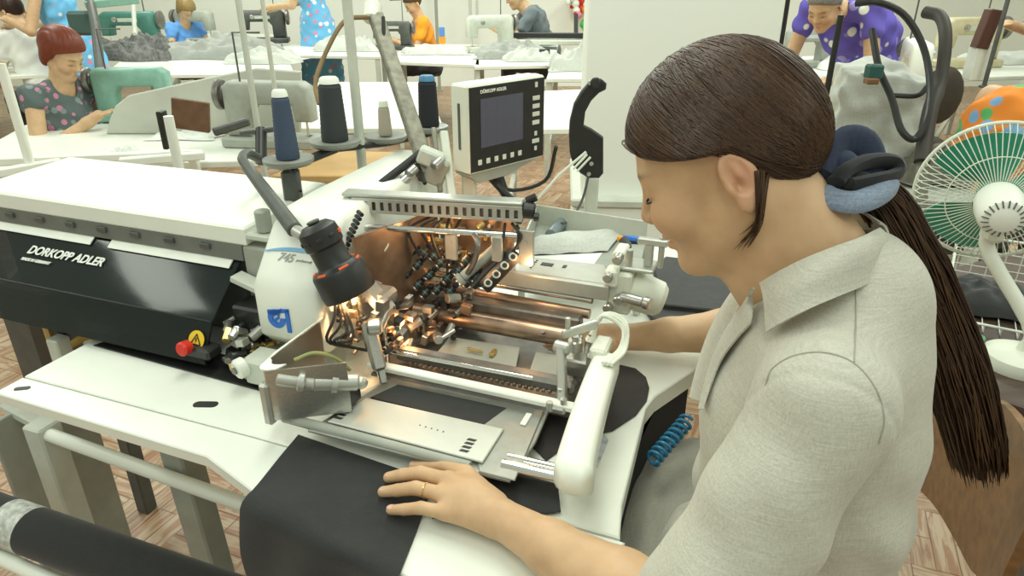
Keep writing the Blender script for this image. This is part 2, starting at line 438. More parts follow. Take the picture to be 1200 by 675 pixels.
# stripe, number and emblem on the front
def slab(poly, F, th=.0012): b = MB(MM); b.prism(poly, 0, th, F); return b
sl = Vector((0, .056, .067)).normalized(); Fs = frame((-.047, .128, 1.0193), (1,0,0), sl); Ff = frame((-.058, .0993, .936), (1,0,0), (0,0,1))
Fs.translation += Vector((0, 0, 0)) + (Vector((1,0,0)).cross(sl))*.0006
arc = [(x, .030-.9*(x-.01)**2*3) for x in np.linspace(-.055, .060, 14)]
b = slab([(x, y) for x, y in arc]+[(x, y-.0055*math.sin(PI*(i+.5)/14)-.001) for i, (x, y) in reversed(list(enumerate(arc)))], Fs)
P('stripe', b, m_lblue, arm)
text_mesh('lettering', '745', .020, MM @ Fs @ Matrix.Translation((-.028, .005, 0)), m_tgray, arm, shear=.3, bold=.0004)
text_mesh('lettering', 'pocketwelt', .0065, MM @ Fs @ Matrix.Translation((.008, .008, 0)), m_tgray, arm, shear=.3)
b = MB(MM)
def ringpoly(r0, r1, a0, a1, cx, cy, n=20):
    A = [a0+(a1-a0)*i/n for i in range(n+1)]
    return [(cx+r1*math.cos(t), cy+r1*math.sin(t)) for t in A]+[(cx+r0*math.cos(t), cy+r0*math.sin(t)) for t in reversed(A)]
for poly in (ringpoly(.0065, .0148, .9, 2*PI+.15, -.007, -.002), [(-.017,.004),(.004,.016),(.004,.010),(-.013,.000)], [(-.021,.010),(.016,.017),(.016,.0115),(-.021,.004)], [(.0095,.016),(.016,.016),(.016,-.021),(.0095,-.021)], [(-.012,-.004),(-.002,.004),(-.002,-.001),(-.010,-.008)]):
    b.prism(poly, -.001, .0014, Ff @ Matrix.Scale(1.14, 4))
P('emblem', b, m_blue, arm)
# --- flange and curved side bracket in front of the arm
b = MB(MM)
pth = [(.128,.005),(.09,-.02),(.055,-.042),(.036,-.052),(.026,-.045),(.021,-.02),(.020,.03),(.020,.098)]
S = spline([(x, y, 0) for x, y in pth], 30)
b.sheet([[(p.x, p.y, z) for p in S] for z in (.862, .875, .90, .92, .938, .945)], .0025)
P('side_bracket', b, m_steel)
b = MB(MM)
b.sheet([[(p.x+.006*k*(1 if i < 18 else 0), p.y+.010*k, .945+.002*k) for i, p in enumerate(S[:]) if i >= 9] for k in (-.4, .3, 1)], .003)
P('bracket_flange', b, m_white)
MB(MM).box((.028, -.052, .888), (.016, .016, .07), .004).build('corner_post', m_steel2, mc)
b = MB(MM); b.cyl((.045,-.046,.93),(.088,-.020,.915),.011,seg=20,bev=.002); b.cyl((.072,-.036,.925),(.080,-.031,.922),.0145,seg=20,bev=.002)
P('cylinder_knob', b, m_steel2)
b = MB(MM); b.cyl((.085,-.018,.915),(.135,.018,.905),.0125,seg=20,bev=.002); b.cyl((.105,-.004,.911),(.112,.001,.909),.0155,seg=20); b.ball((.139,.020,.904),.010,12)
P('pneumatic_cylinder', b, m_steel2)
MB(MM).box((.098,.02,.876),(.05,.045,.035),.004).build('cylinder_bracket', m_black, mc)
MB(MM).tube(spline([(.05,-.01,.94),(.07,.01,.945),(.09,.03,.93),(.10,.05,.90)],14),.003,8).build('air_hose', pm('olive_hose', (.30,.32,.12), .4), mc)
# --- plates at the needle area
b = MB(MM); b.prism([(.085,-.045),(.128,.12),(.395,.12),(.40,.045),(.395,-.045)], .846, .851, bev=.001)
b.prism([(.30,.055),(.30,.115),(.389,.115),(.402,-.045),(.352,-.045)], .851, .854, bev=.001)
P('base_plate', b, m_plate)
b = MB(MM); b.box((.372,.083,.8555),(.009,.03,.003),.0008); P('guide_tab', b, m_white)
b = MB(MM); b.prism([(.128,.055),(.15,.102),(.335,.102),(.318,.048)], .8515, .8545, bev=.0006); P('clamp_mat', b, f_black)
b = MB(MM); b.prism([(.106,-.025),(.127,.047),(.351,.047),(.351,-.031)], .8545, .8585, bev=.0012)
fp = P('front_plate', b, pm('front_plate_metal', (.60,.62,.56), .42, metal=.4, var=.04))
for cx, cy in ((.120,.0),(.322,-.005)):
    b = MB(MM)
    for k in range(4): b.prism([(cx-.010,cy-.016+k*.0085),(cx-.010+.012,cy-.016+k*.0085),(cx+.004,cy-.0165+.005+k*.0085),(cx-.008,cy-.0165+.005+k*.0085)], .857, .8592)
    P('slot', b, m_black, fp)
b = MB(MM)
for k in range(5): b.cyl((.236+k*.0095,.012-.0005*k,.857),(.236+k*.0095,.012-.0005*k,.8592),.0013,seg=8)
P('pin_hole', b, m_dsteel, fp)
b = MB(MM); b.tube([ZM(333,489,.852), ZM(551,547,.852)], .0075, 14); P('front_rod', b, m_gray)
b = MB(MM); b.tube([(.375,-.02,.850),(.455,-.018,.850)], .010, 14); b.tube([(.375,.0,.850),(.455,.002,.850)], .006, 14); P('roller_rod', b, m_chrome)
# --- transfer clamp: flat white bar, bright rods, toothed dark bar
b = MB(MM); b.bar((.09,.116,.872),(.437,.112,.872),.017,.010,.002); P('clamp_bar', b, m_white)
b = MB(MM); b.tube([(.075,.142,.885),(.36,.146,.885)], .0042, 12); P('slide_rod', b, m_chrome)
b = MB(MM); b.bar((.12,.160,.876),(.425,.160,.876),.026,.022,.006); P('toothed_bar', b, m_dsteel)
b = MB(MM)
for k in range(26): b.box((.15+k*.0095,.1465,.868),(.0052,.006,.0065),.001)
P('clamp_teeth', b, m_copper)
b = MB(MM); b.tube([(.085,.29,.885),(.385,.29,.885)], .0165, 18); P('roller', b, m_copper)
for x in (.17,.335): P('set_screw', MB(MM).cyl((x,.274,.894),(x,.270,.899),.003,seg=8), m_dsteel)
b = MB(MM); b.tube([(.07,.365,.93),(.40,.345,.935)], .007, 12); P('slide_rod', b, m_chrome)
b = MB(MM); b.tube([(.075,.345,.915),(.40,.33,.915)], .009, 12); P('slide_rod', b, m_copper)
b = MB(MM); b.box((.24,.315,.905),(.30,.028,.022),.003); P('fold_bar', b, m_dsteel)
b = MB(MM); b.prism([(.17,.185),(.165,.262),(.295,.27),(.315,.19)],.856,.861,bev=.001); P('sliding_plate', b, m_gray)
b = MB(MM); b.prism([(.338,.185),(.325,.265),(.40,.27),(.41,.19)],.856,.861,bev=.001); P('sliding_plate', b, m_gray)
b = MB(MM); b.prism([(.09,.12),(.06,.40),(.42,.40),(.43,.12)],.846,.8515,bev=.001); P('bed_plate', b, m_dsteel)
b = MB(MM); b.bar((.215,.225,.867),(.245,.222,.867),.004,.004,.001); b.box((.262,.228,.866),(.008,.02,.008),.002); P('needle_guide', b, m_brass)
# upright lever at the right end of the clamps
b = MB(MM); b.bar((.417,.118,.862),(.398,.165,.94),.020,.012,.002,up=(1,0,0)); b.cyl((.388,.165,.938),(.412,.162,.938),.010,seg=16,bev=.002)
P('clamp_lever', b, m_steel2)
b = MB(MM); b.box((.41,.112,.868),(.03,.025,.012),.003); b.cyl((.402,.10,.868),(.402,.10,.882),.005,seg=12); b.cyl((.42,.11,.868),(.42,.11,.885),.005,seg=12); b.cyl((.41,.125,.868),(.41,.125,.892),.004,seg=10)
P('lever_foot', b, m_steel)
# --- white swing arm
b = MB(MM)
G = []
ctl = [(.462,.205,.905,.020,.020),(.464,.15,.905,.022,.022),(.470,.06,.900,.0235,.023),(.478,-.03,.892,.025,.023),(.483,-.062,.888,.025,.022)]
SP = spline([c[:3] for c in ctl], 18)
rows = []
for i, p in enumerate(SP):
    t = i/17; wd = .0195+.0065*t; ht = .021+.002*t; e = min(1, (i+.35)/1.2, (17-i+.35)/1.2)**.5
    row = []
    for k in range(24):
        a = 2*PI*k/24; c, s_ = math.cos(a), math.sin(a); q = (abs(c)**4.5+abs(s_)**4.5)**(-1/4.5)
        row.append((p.x+wd*q*c*e, p.y-(.009 if i == 17 else 0)*(1-.0), p.z+ht*q*s_*e))
    rows.append(row)
vs = [p for r in rows for p in r]; fs = []
for i in range(17):
    for k in range(24): l = (k+1) % 24; fs.append([i*24+k, i*24+l, (i+1)*24+l, (i+1)*24+k])
fs.append(list(range(24))); fs.append([17*24+k for k in range(24)])
b.add(vs, fs); sw = P('swing_arm', b, m_white, angle=60)
b = MB(MM); b.box((.45,.205,.926),(.026,.05,.018),.004); P('hinge_block', b, m_cream, sw)
for k in range(3):
    MB(MM).tube(spline([(.425+.004*k,.215,.925),(.44,.26-.012*k,.955+.004*k),(.475,.255-.01*k,.95),(.487-.004*k,.205,.93),(.478-.006*k,.15,.932)],20),.0034,8).build('air_hose', m_cream, mc)
b = MB(MM)
for (x, y, z, r, h) in ((.41,.20,.925,.012,.02),(.43,.225,.915,.011,.03),(.405,.23,.90,.010,.05),(.44,.19,.91,.009,.02)):
    b.cyl((x,y,z-h/2),(x,y,z+h/2),r,seg=14,bev=.002); b.cyl((x,y,z+h/2),(x,y,z+h/2+.006),r*.5,seg=10)
b.box((.42,.215,.888),(.05,.05,.03),.003); b.box((.435,.235,.875),(.03,.05,.04),.003)
P('valve_block', b, m_steel)
b = MB(MM); b.bar((.395,.18,.95),(.44,.215,.96),.008,.014,.002); b.cyl((.40,.19,.945),(.40,.19,.975),.004,seg=10); P('clip', b, m_steel2)
# --- upper right plate and end block
b = MB(MM); b.prism([(.218,.335),(.224,.405),(.402,.42),(.432,.335)], .962, .972, bev=.0015); b.prism([(.218,.328),(.218,.340),(.43,.340),(.43,.328)], .945, .972, bev=.002)
up = P('upper_plate', b, m_steel2)
b = MB(MM)
for cx, cy, sx, sy in ((.262,.385,.020,.012),(.305,.383,.022,.013),(.337,.385,.007,.012)): b.box((cx,cy,.9725),(sx,sy,.0012),.0003)
for k in range(5): b.box((.282+k*.0001,.395-k*.009,.9725),(.004,.003,.0012),.0003)
P('marking', b, m_black, up)
b = MB(MM); b.box((.445,.365,.955),(.040,.05,.075),.004); b.box((.432,.345,.985),(.022,.03,.03),.003); b.box((.435,.39,1.005),(.02,.05,.03),.003)
eb = P('end_block', b, m_cream)
b = MB(MM)
for x, y, z in ((.428,.332,.99),(.448,.335,.95),(.44,.34,1.02),(.43,.34,.93)): b.cyl((x,y+.01,z),(x,y-.012,z),.0085,seg=14,bev=.002)
b.cyl((.45,.335,.955),(.49,.325,.955),.009,seg=14,bev=.002); b.cyl((.49,.325,.955),(.502,.322,.955),.011,seg=14,bev=.002)
P('knob', b, m_steel, eb)
b = MB(MM); b.cyl((.45,.375,.955),(.515,.385,.935),.036,.031,seg=24,bev=.008); P('motor_cap', b, m_cream, eb)
b = MB(MM); b.box((.47,.375,.998),(.055,.05,.007),.002); b.box((.485,.372,1.02),(.014,.014,.04),.002); b.box((.49,.37,1.045),(.05,.012,.012),.002); b.cyl((.505,.372,1.0),(.505,.372,1.055),.005,seg=12); b.cyl((.455,.36,1.0),(.455,.36,1.03),.006,seg=12)
P('switch_bracket', b, m_steel2, eb)
b = MB(MM); b.tube(spline([(.405,.55,.975),(.43,.48,.985),(.425,.42,1.0)],10),.009,8,flat=.4); P('cable_cover', b, m_rubber)
# --- copper-lit mounting wall and head mechanics
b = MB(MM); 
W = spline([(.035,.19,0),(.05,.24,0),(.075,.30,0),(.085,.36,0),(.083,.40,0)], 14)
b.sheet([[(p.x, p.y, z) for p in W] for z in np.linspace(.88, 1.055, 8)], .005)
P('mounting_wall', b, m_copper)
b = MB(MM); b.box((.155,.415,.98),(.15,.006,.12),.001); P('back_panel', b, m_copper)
b = MB(MM); b.bar(vpt(372,402,.15),vpt(420,366,.17),.05,.045,.006); b.box((.085,.165,.955),(.055,.05,.055),.006); b.bar((.055,.15,1.0),(.11,.15,.94),.045,.04,.008); b.cyl((.09,.125,.93),(.10,.118,.90),.012,seg=16,bev=.002); b.cyl((.112,.14,.955),(.112,.118,.94),.010,seg=14,bev=.002)
P('needle_head', b, m_steel)
b = MB(MM); b.bar((.10,.11,.955),(.13,.085,.885),.022,.013,.004); b.cyl((.105,.10,.95),(.125,.11,.95),.013,seg=16,bev=.003); b.bar((.118,.10,.90),(.135,.085,.862),.012,.010,.002)
P('presser_arm', b, m_steel)
b = MB(MM)
for k in range(2): b.tube([(.10+.012*k,.135,.95),(.105+.012*k,.135,.858)],.0022,8)
P('needle', b, m_chrome)
r_ = random.Random(3)
def clutter(name, n, lo, hi, s, mats):
    for q, mm in enumerate(mats):
        for k in range(n):
            b = MB(MM); c = [r_.uniform(lo[i], hi[i]) for i in range(3)]; e = [r_.uniform(.35, 1)*s for i in range(3)]
            if r_.random() < .45: b.cyl(c, (c[0]+r_.uniform(-1,1)*s*.8, c[1]-s*.9, c[2]+r_.uniform(-.6,.6)*s), e[0]*.42, seg=10, bev=e[0]*.06)
            else: b.box(c, e, .0008, Matrix.Rotation(r_.uniform(-.3,.3), 3, 'Y'))
            P(name, b, mm)
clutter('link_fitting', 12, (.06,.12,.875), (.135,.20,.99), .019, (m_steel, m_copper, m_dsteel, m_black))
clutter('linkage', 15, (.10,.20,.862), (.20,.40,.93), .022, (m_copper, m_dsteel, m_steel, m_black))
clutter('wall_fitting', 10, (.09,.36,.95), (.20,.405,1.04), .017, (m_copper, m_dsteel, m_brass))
clutter('arm_fitting', 12, (.026,.12,.885), (.055,.20,.97), .016, (m_dsteel, m_steel, m_black))
clutter('drive_fitting', 14, (-.19,.075,.83), (-.115,.17,.905), .022, (m_dsteel, m_black, m_brass, m_steel))
MB(MM).cyl((-.105,.055,.862),(-.112,.038,.860),.017,seg=24,bev=.003).build('thread_wheel', m_white, mc)
MB(MM).cyl((-.112,.038,.860),(-.113,.034,.860),.006,seg=14).build('wheel_hub', m_dsteel, mc)
MB(MM).box((-.075,.075,.852),(.07,.05,.05),.006).build('arm_foot', m_lgray, mc)
for k in range(4):
    MB(MM).tube(spline([(.03+.003*k,.13,.99),(.055+.01*k,.09,.965-.01*k),(.05+.006*k,.07,.93),(.07+.01*k,.11,.90)],16),.0024,7).build('cable', m_rubber, mc)
# --- slotted thread guide rail on top
ra = ZM(400,228,1.1); rb_ = ZM(612,240,1.1)
ra.z = rb_.z = 1.1; dr = (rb_-ra).normalized(); FR = frame(ra, dr, Vector((-dr.y, dr.x, 0)))
b = MB(MM @ FR); L = (rb_-ra).length
b.box((L/2, .014, .0), (L, .030, .007), .002)
rail = P('thread_guide_rail', b, m_steel2)
b = MB(MM @ FR); n = 20
for z0, z1 in ((-.010,-.0035),(-.030,-.025)): b.box((.018+(L-.018)/2, .0, (z0+z1)/2), (L-.018, .003, z1-z0), .0005)
for k in range(n+1): b.box((.018+(L-.024)*k/n+.003, .0, -.0175), (.0082, .003, .016), .0004)
P('slotted_strip', b, m_steel2, rail)
b = MB(MM @ FR); b.box((.018+(L-.018)/2, .010, -.018), (L-.022, .006, .026), .001); P('backing_strip', b, m_dsteel, rail)
b = MB(MM @ FR); b.cyl((L-.002,.01,-.012),(L+.020,.012,-.014),.014,seg=12,bev=.003); b.cyl((L+.004,.02,-.0),(L+.02,.022,.008),.007,seg=10); b.cyl((L+.02,.0,-.02),(L+.028,.0,-.02),.007,seg=10); P('end_knob', b, m_black, rail)
b = MB(MM); b.tube([ZM(428,266,1.05)*1.0, (.30,.318,1.048)], .0055, 12); P('top_rod', b, m_chrome)
# gray bracket plates hanging from the rail
for (px, py, v, w_, h_) in ((529,288,.29,.022,.05),(583,292,.30,.020,.045),(617,290,.31,.026,.062)):
    d = D(px, py, 1); o = MI @ Vector((0,0,CH)); q = MI.to_3x3() @ (d-Vector((0,0,CH))); c = o+q*((v-o.y)/q.y)
    b = MB(MM); b.box(c, (w_, .007, h_), .0012); b.cyl((c.x,v-.005,c.z+.008),(c.x,v+.003,c.z+.008),.003,seg=8); P('bracket_plate', b, m_steel2)
# solenoid valves: small round bodies with pale caps
m_ring = pm('ring_teal', (.04,.13,.14), .4)
vals = [(489,311,.30),(503,323,.295),(516,308,.30),(524,327,.29),(537,318,.29),(547,331,.285),(490,334,.29),(508,300,.31),(555,312,.30),(481,298,.31),(496,296,.31),(530,306,.30),(545,306,.30),(476,322,.295),(512,340,.285),(527,342,.285),(558,326,.29),(498,344,.285)]
for px, py, v in vals:
    c = vpt(px, py, v); d = Vector((-.35,-.6,-.5)).normalized()
    b = MB(MM); b.cyl(c-d*.010, c+d*.007, .0072, seg=16, bev=.0015); b.box(c-d*.016, (.010,.012,.010), .002)
    vb = P('solenoid_valve', b, m_black)
    b = MB(MM); b.cyl(c+d*.007, c+d*.011, .0058, seg=14, bev=.0015); P('valve_cap', b, m_steel, vb)
    b = MB(MM); b.cyl(c-d*.002, c+d*.0005, .0076, seg=16); P('colour_ring', b, m_ring, vb)
# twin pneumatic slide (long body with round ports) 
p = vpt(566,338,.27); q = vpt(606,296,.315)
b = MB(MM); b.bar(p, q, .022, .020, .003); b.bar(p+Vector((-.02,.0,-.002)), q+Vector((-.02,0,-.002)), .012, .013, .003); sb = P('valve_bank', b, m_black)
nrm = Vector((.35,-.75,.45)).normalized()
for k in range(4):
    c = p.lerp(q, .14+.24*k); b = MB(MM); b.cyl(c+nrm*.008, c+nrm*.0135, .0072, seg=16, bev=.001); pt = P('port', b, m_lgray, sb); MB(MM).cyl(c+nrm*.0130, c+nrm*.0145, .0042, seg=12).build('port_hole', m_black, sb)
p = vpt(542,325,.28); q = vpt(582,290,.315); b = MB(MM); b.cyl(p, q, .009, seg=16, bev=.002); b.cyl(p-(q-p)*.12, p, .012, seg=16, bev=.002); P('pneumatic_cylinder', b, m_gray)
for i, (a, c_, v) in enumerate((((505,253),(492,300),.30),((512,256),(506,292),.30),((520,255),(515,302),.30),((527,252),(536,312),.295),((540,256),(524,318),.29),((592,262),(588,300),.305),((600,262),(606,292),.31),((606,264),(598,300),.31))):
    s0 = vpt(*a, .322); e0 = vpt(*c_, v); md = (s0+e0)/2+Vector((-.025+.006*i,-.012,.012))
    MB(MM).tube(spline([s0, md, e0], 14), .0026, 7).build('air_hose', m_rubber, mc)
MB(MM).tube(spline([vpt(553,270,.31), vpt(560,285,.27), vpt(556,306,.27), vpt(548,320,.28)], 14), .005, 8).build('air_hose', m_dsteel, mc)
b = MB(MM); b.tube(spline([vpt(450,272,.28),vpt(455,285,.26),vpt(449,295,.25),vpt(436,298,.25)], 16), .0016, 6); P('thread', b, m_cream)
b = MB(MM)
for k in range(9):
    c = vpt(402+k*2.2, 288-k*5.0, .20); b.cyl(c, c+Vector((.012,-.008,-.002)), .0035, seg=8)
P('cable_chain', b, m_black)

# ================================================================== cover table and smoked hood
cv = thing('machine_cover', 'long flat white cover standing behind the smoked hood', 'cover', M(-.5, .3, TZ))
b = MB(MM); b.prism([(-.86,.178),(-.175,.178),(-.205,.465),(-.90,.44)], 1.015, 1.05, bev=.004); P('top_panel', b, m_white, cv)
b = MB(MM); b.box((-.50,.185,1.0),(.62,.010,.03),.001); P('rivet_strip', b, pm('strip_grey', (.17,.18,.16), .5), cv)
for k in range(7): P('vent', MB(MM).box((-.76+k*.082,.178,1.005),(.022,.008,.010),.001), m_dgray, cv)
b = MB(MM); b.box((-.52,.32,.92),(.62,.24,.19),.004); P('support_box', b, m_dgray, cv)
b = MB(MM); b.cyl((-.15,.20,1.04),(-.15,.20,1.078),.0135,seg=20,bev=.002); P('adjusting_knob', b, m_gray, cv); P('knob_bracket', MB(MM).box((-.15,.20,1.033),(.07,.04,.012),.003), m_lgray, cv)
b = MB(MM); b.box((-.155,.215,.93),(.07,.07,.17),.004); P('hinge_bracket', b, m_gray, cv)
MB(MM).bar((-.195,.16,.965),(-.125,.16,.945),.03,.012,.002).build('hinge_arm', m_lgray, cv)
MB(MM).box((-.15,.15,.90),(.07,.05,.05),.004).build('hinge_block', m_black, cv)
m_smoke, nt, bs = nodes_of('smoked_acrylic')
bs.inputs['Base Color'].default_value = (.016,.022,.020,1); bs.inputs['Roughness'].default_value = .07; bs.inputs['Alpha'].default_value = .82; bs.inputs['Specular IOR Level'].default_value = .28
nz = nt.nodes.new('ShaderNodeTexNoise'); nz.inputs['Scale'].default_value = 3; rp = nt.nodes.new('ShaderNodeMapRange'); rp.inputs['To Min'].default_value = .05; rp.inputs['To Max'].default_value = .12
nt.links.new(nz.outputs['Fac'], rp.inputs['Value']); nt.links.new(rp.outputs['Result'], bs.inputs['Roughness'])
hd = thing('smoked_hood', 'long smoked black plastic hood with slanted white lettering', 'hood', M(-.5, .12, TZ))
hp = spline([(0,.222,.998),(0,.196,.990),(0,.150,.952),(0,.100,.908),(0,.092,.898),(0,.072,.862),(0,.062,.838)], 30)
b = MB(MM); us = np.linspace(-.86, -.202, 12)
b.sheet([[(u, p.y, p.z) for p in hp] for u in us], .004); hs = P('hood_shell', b, m_smoke, hd)
for u0, u1 in ((-.86,-.545),(-.50,-.215)):  # white strips modelled in place of the ceiling-lamp reflection on the hood's top edge
    b = MB(MM); b.sheet([[(u, y, z) for y, z in ((.228,1.0045),(.212,1.002),(.196,.9955),(.180,.983),(.168,.9735))] for u in np.linspace(u0, u1, 6)], .002); P('reflection_strip', b, m_white, hd)
b = MB(MM); b.tube([(-.86,.0965,.9035),(-.206,.0965,.9035)], .0018, 8); P('edge_seam', b, m_black, hd)
dv = Vector((0,.05,.042)).normalized(); nn = Vector((1,0,0)).cross(dv)
Ft = frame(Vector((-.687, .125, .9305))+nn*.0035, (1,0,0), dv)
text_mesh('lettering', 'DORKOPP ADLER', .0245, MM @ Ft @ Matrix.Translation((.0, .022, 0)), m_text, hd, shear=.28, bold=.0006)
text_mesh('lettering', 'MADE IN GERMANY', .0085, MM @ Ft @ Matrix.Translation((-.004, .006, 0)), m_text, hd, shear=.28, bold=.0003)
# warning sticker and red switch
dl = Vector((0,.03,.06)).normalized(); nl = Vector((1,0,0)).cross(dl)
Fw = frame(Vector((-.223,.078,.8745))+nl*.003, (1,0,0), dl)
b = MB(MM); b.prism([(.0165*math.cos(t), .0165*math.sin(t)) for t in np.linspace(0, 2*PI, 29)[:-1]], 0, .001, Fw); st = P('warning_sticker', b, m_yellow, hd)
b = MB(MM)
for a in range(3):
    t0, t1 = PI/2+a*2*PI/3, PI/2+(a+1)*2*PI/3; A = Vector((.012*math.cos(t0), .012*math.sin(t0)-.002)); B_ = Vector((.012*math.cos(t1), .012*math.sin(t1)-.002))
    d = (B_-A).normalized()*.0; n_ = Vector((-(B_-A).y, (B_-A).x)).normalized()*.0011
    b.prism([tuple(A+n_), tuple(A-n_), tuple(B_-n_), tuple(B_+n_)], .001, .0016, Fw)
b.prism([(-.0012,.004),(.002,.004),(.0002,.0),(.002,.0),(-.0015,-.006),(-.0003,-.0015),(-.002,-.0015)], .001, .0016, Fw)
P('warning_mark', b, m_black, st)
sw_ = thing('emergency_switch', 'red push switch on a black block below the yellow warning sticker', 'switch', M(-.235,.05,TZ))
c = vpt(222,406,.066); b = MB(MM); b.cyl(c, c+Vector((0,-.02,.004)), .0125, seg=16, bev=.003); P('button', b, m_red, sw_)
b = MB(MM); b.box(c+Vector((.02,.01,-.008)), (.05,.035,.02), .004); P('switch_body', b, m_black, sw_)
# ================================================================== SEATED OPERATOR (coordinates in the sewing unit's frame)
def skin_mat():
    m, nt, b = nodes_of('skin'); N = nt.nodes; L = nt.links
    at = N.new('ShaderNodeAttribute'); at.attribute_name = 'tint'
    nz = N.new('ShaderNodeTexNoise'); nz.inputs['Scale'].default_value = 35; nz.inputs['Detail'].default_value = 4
    tc = N.new('ShaderNodeTexCoord'); L.new(tc.outputs['Object'], nz.inputs['Vector'])
    rp = N.new('ShaderNodeValToRGB'); rp.color_ramp.elements[0].color = (.56,.35,.195,1); rp.color_ramp.elements[1].color = (.66,.435,.25,1)
    rp.color_ramp.elements[0].position = .3; rp.color_ramp.elements[1].position = .7
    L.new(nz.outputs['Fac'], rp.inputs['Fac'])
    sp = N.new('ShaderNodeSeparateColor'); L.new(at.outputs['Color'], sp.inputs[0])
    m1 = N.new('ShaderNodeMix'); m1.data_type = 'RGBA'; m1.inputs['B'].default_value = (.58,.22,.15,1); L.new(sp.outputs[0], m1.inputs['Factor']); L.new(rp.outputs['Color'], m1.inputs['A'])
    m2 = N.new('ShaderNodeMix'); m2.data_type = 'RGBA'; m2.inputs['B'].default_value = (.07,.035,.02,1); L.new(sp.outputs[1], m2.inputs['Factor']); L.new(m1.outputs['Result'], m2.inputs['A'])
    L.new(m2.outputs['Result'], b.inputs['Base Color']); b.inputs['Roughness'].default_value = .5
    b.inputs['Subsurface Weight'].default_value = .08; b.inputs['Subsurface Radius'].default_value = (.01,.004,.002); b.inputs['Subsurface Scale'].default_value = .5
    bp = N.new('ShaderNodeBump'); bp.inputs['Strength'].default_value = .08; bp.inputs['Distance'].default_value = .001
    n2 = N.new('ShaderNodeTexNoise'); n2.inputs['Scale'].default_value = 500; L.new(tc.outputs['Object'], n2.inputs['Vector']); L.new(n2.outputs['Fac'], bp.inputs['Height']); L.new(bp.outputs['Normal'], b.inputs['Normal'])
    return m
m_skin = skin_mat()
HMD = pm('dark_lash', (.02,.012,.008), .6)
HS = .93
HC = np.array([.600, .030, 1.272]); HP, HYAW, HROLL = math.radians(27), math.radians(6), math.radians(0)
def head_axes():
    F = Vector((-1,0,0)); Lf = Vector((0,-1,0)); Up = Vector((0,0,1))
    R = Matrix.Rotation(-HYAW, 3, 'Z') @ Matrix.Rotation(-HP, 3, Vector((0,1,0))) @ Matrix.Rotation(HROLL, 3, Vector((-1,0,0)))
    return np.array([R @ F, R @ Lf, R @ Up]).T.astype(np.float32)       # columns
HR = head_axes()
def to_head(p): return (p-HC.astype(np.float32))@HR/np.float32(HS)
def from_head(q): return HC+np.asarray(q)*HS@HR.T
def head_sd(q):
    """q in head coordinates: x forward, y left, z up"""
    y = np.abs(q[:, 1]); s = np.stack([q[:, 0], y, q[:, 2]], 1)
    d = sd_ell(q, (-.010,0,.030), (.096,.074,.086))
    d = smin(d, sd_ell(q, (.030,0,-.035), (.056,.056,.070)), .03)
    d = smin(d, sd_cap(s, (-.024,.053,-.050), (.058,.016,-.100), .017, .015), .03)
    d = smin(d, sd_ell(q, (.066,0,-.102), (.019,.020,.016)), .022)
    d = smin(d, sd_cap(s, (.076,.0,.012), (.066,.040,.012), .013, .011), .02)
    d = smin(d, sd_ell(s, (.055,.040,-.035), (.026,.022,.024)), .025)
    d = smax(d, -sd_ell(s, (.093,.034,-.004), (.017,.017,.011)), .012)
    d = smin(d, sd_ell(s, (.0685,.032,-.005), (.0135,.0155,.0115)), .004)
    d = smax(d, -sd_ell(s, (.0835,.033,-.0085), (.005,.0145,.0022)), .002)
    d = smin(d, sd_cap(q, (.083,0,.004), (.101,0,-.034), .0075, .0098), .012)
    d = smin(d, sd_ell(s, (.092,.011,-.038), (.010,.0068,.0068)), .007)
    d = smax(d, -sd_ell(s, (.096,.006,-.0455), (.005,.0035,.003)), .003)
    d = smin(d, sd_ell(q, (.0815,0,-.0625), (.0125,.021,.0062)), .006)
    d = smin(d, sd_ell(q, (.0795,0,-.0755), (.0125,.018,.0068)), .006)
    d = smax(d, -sd_ell(q, (.094,0,-.0688), (.010,.024,.0014)), .003)
    # ear: outer bowl, rim, hollow, lobe
    e = s-np.array([-.031,.0715,-.014], np.float32)
    Re = (rotm('Y', math.radians(14))@rotm('Z', math.radians(17))).astype(np.float32)
    e = e@Re
    ear = sd_ell(e, (0,.003,0), (.0180,.0078,.0310))
    ear = smax(ear, -sd_ell(e, (.002,.0110,.004), (.0128,.0085,.0235)), .002)
    ear = smin(ear, sd_ell(e, (-.001,.004,.006), (.0045,.004,.0135)), .005)
    ear = smax(ear, -sd_ell(e, (.006,.010,-.006), (.006,.010,.009)), .003)
    ear = smin(ear, sd_ell(e, (.008,.003,-.026), (.009,.0055,.0095)), .006)
    ear = smin(ear, sd_ell(e, (.0135,.003,-.006), (.004,.005,.007)), .004)
    return smin(d, ear, .005)
def chain(p, pts, rs, k=.006, flat=None):
    d = None
    for a, b_, ra, rb in zip(pts, pts[1:], rs, rs[1:]):
        c = sd_cap(p, a, b_, ra, rb); d = c if d is None else smin(d, c, k)
    return d
SHL, ELL, WRL = (.722,-.140,1.105), (.645,-.215,.880), (.412,-.112,.850)
SHR, ELR, WRR = (.725,.195,1.105), (.70,.425,.895), (.455,.385,.852)
dv_ = -.010
FINGERS = {
 'index': [(.337,-.042,.851),(.300,-.033,.846),(.275,-.032,.839),(.254,-.034,.8335)],
 'middle': [(.323,-.066,.854),(.281,-.063,.852),(.254,-.064,.842),(.233,-.066,.833)],
 'ring': [(.326,-.090,.852),(.287,-.089,.850),(.261,-.091,.840),(.240,-.093,.8325)],
 'little': [(.339,-.112,.846),(.307,-.114,.845),(.285,-.117,.838),(.266,-.118,.832)]}
FR_ = {'index': (.0103,.0094,.0085,.0073), 'middle': (.0104,.0095,.0086,.0074), 'ring': (.0101,.0092,.0083,.0071), 'little': (.0092,.0082,.0074,.0064)}
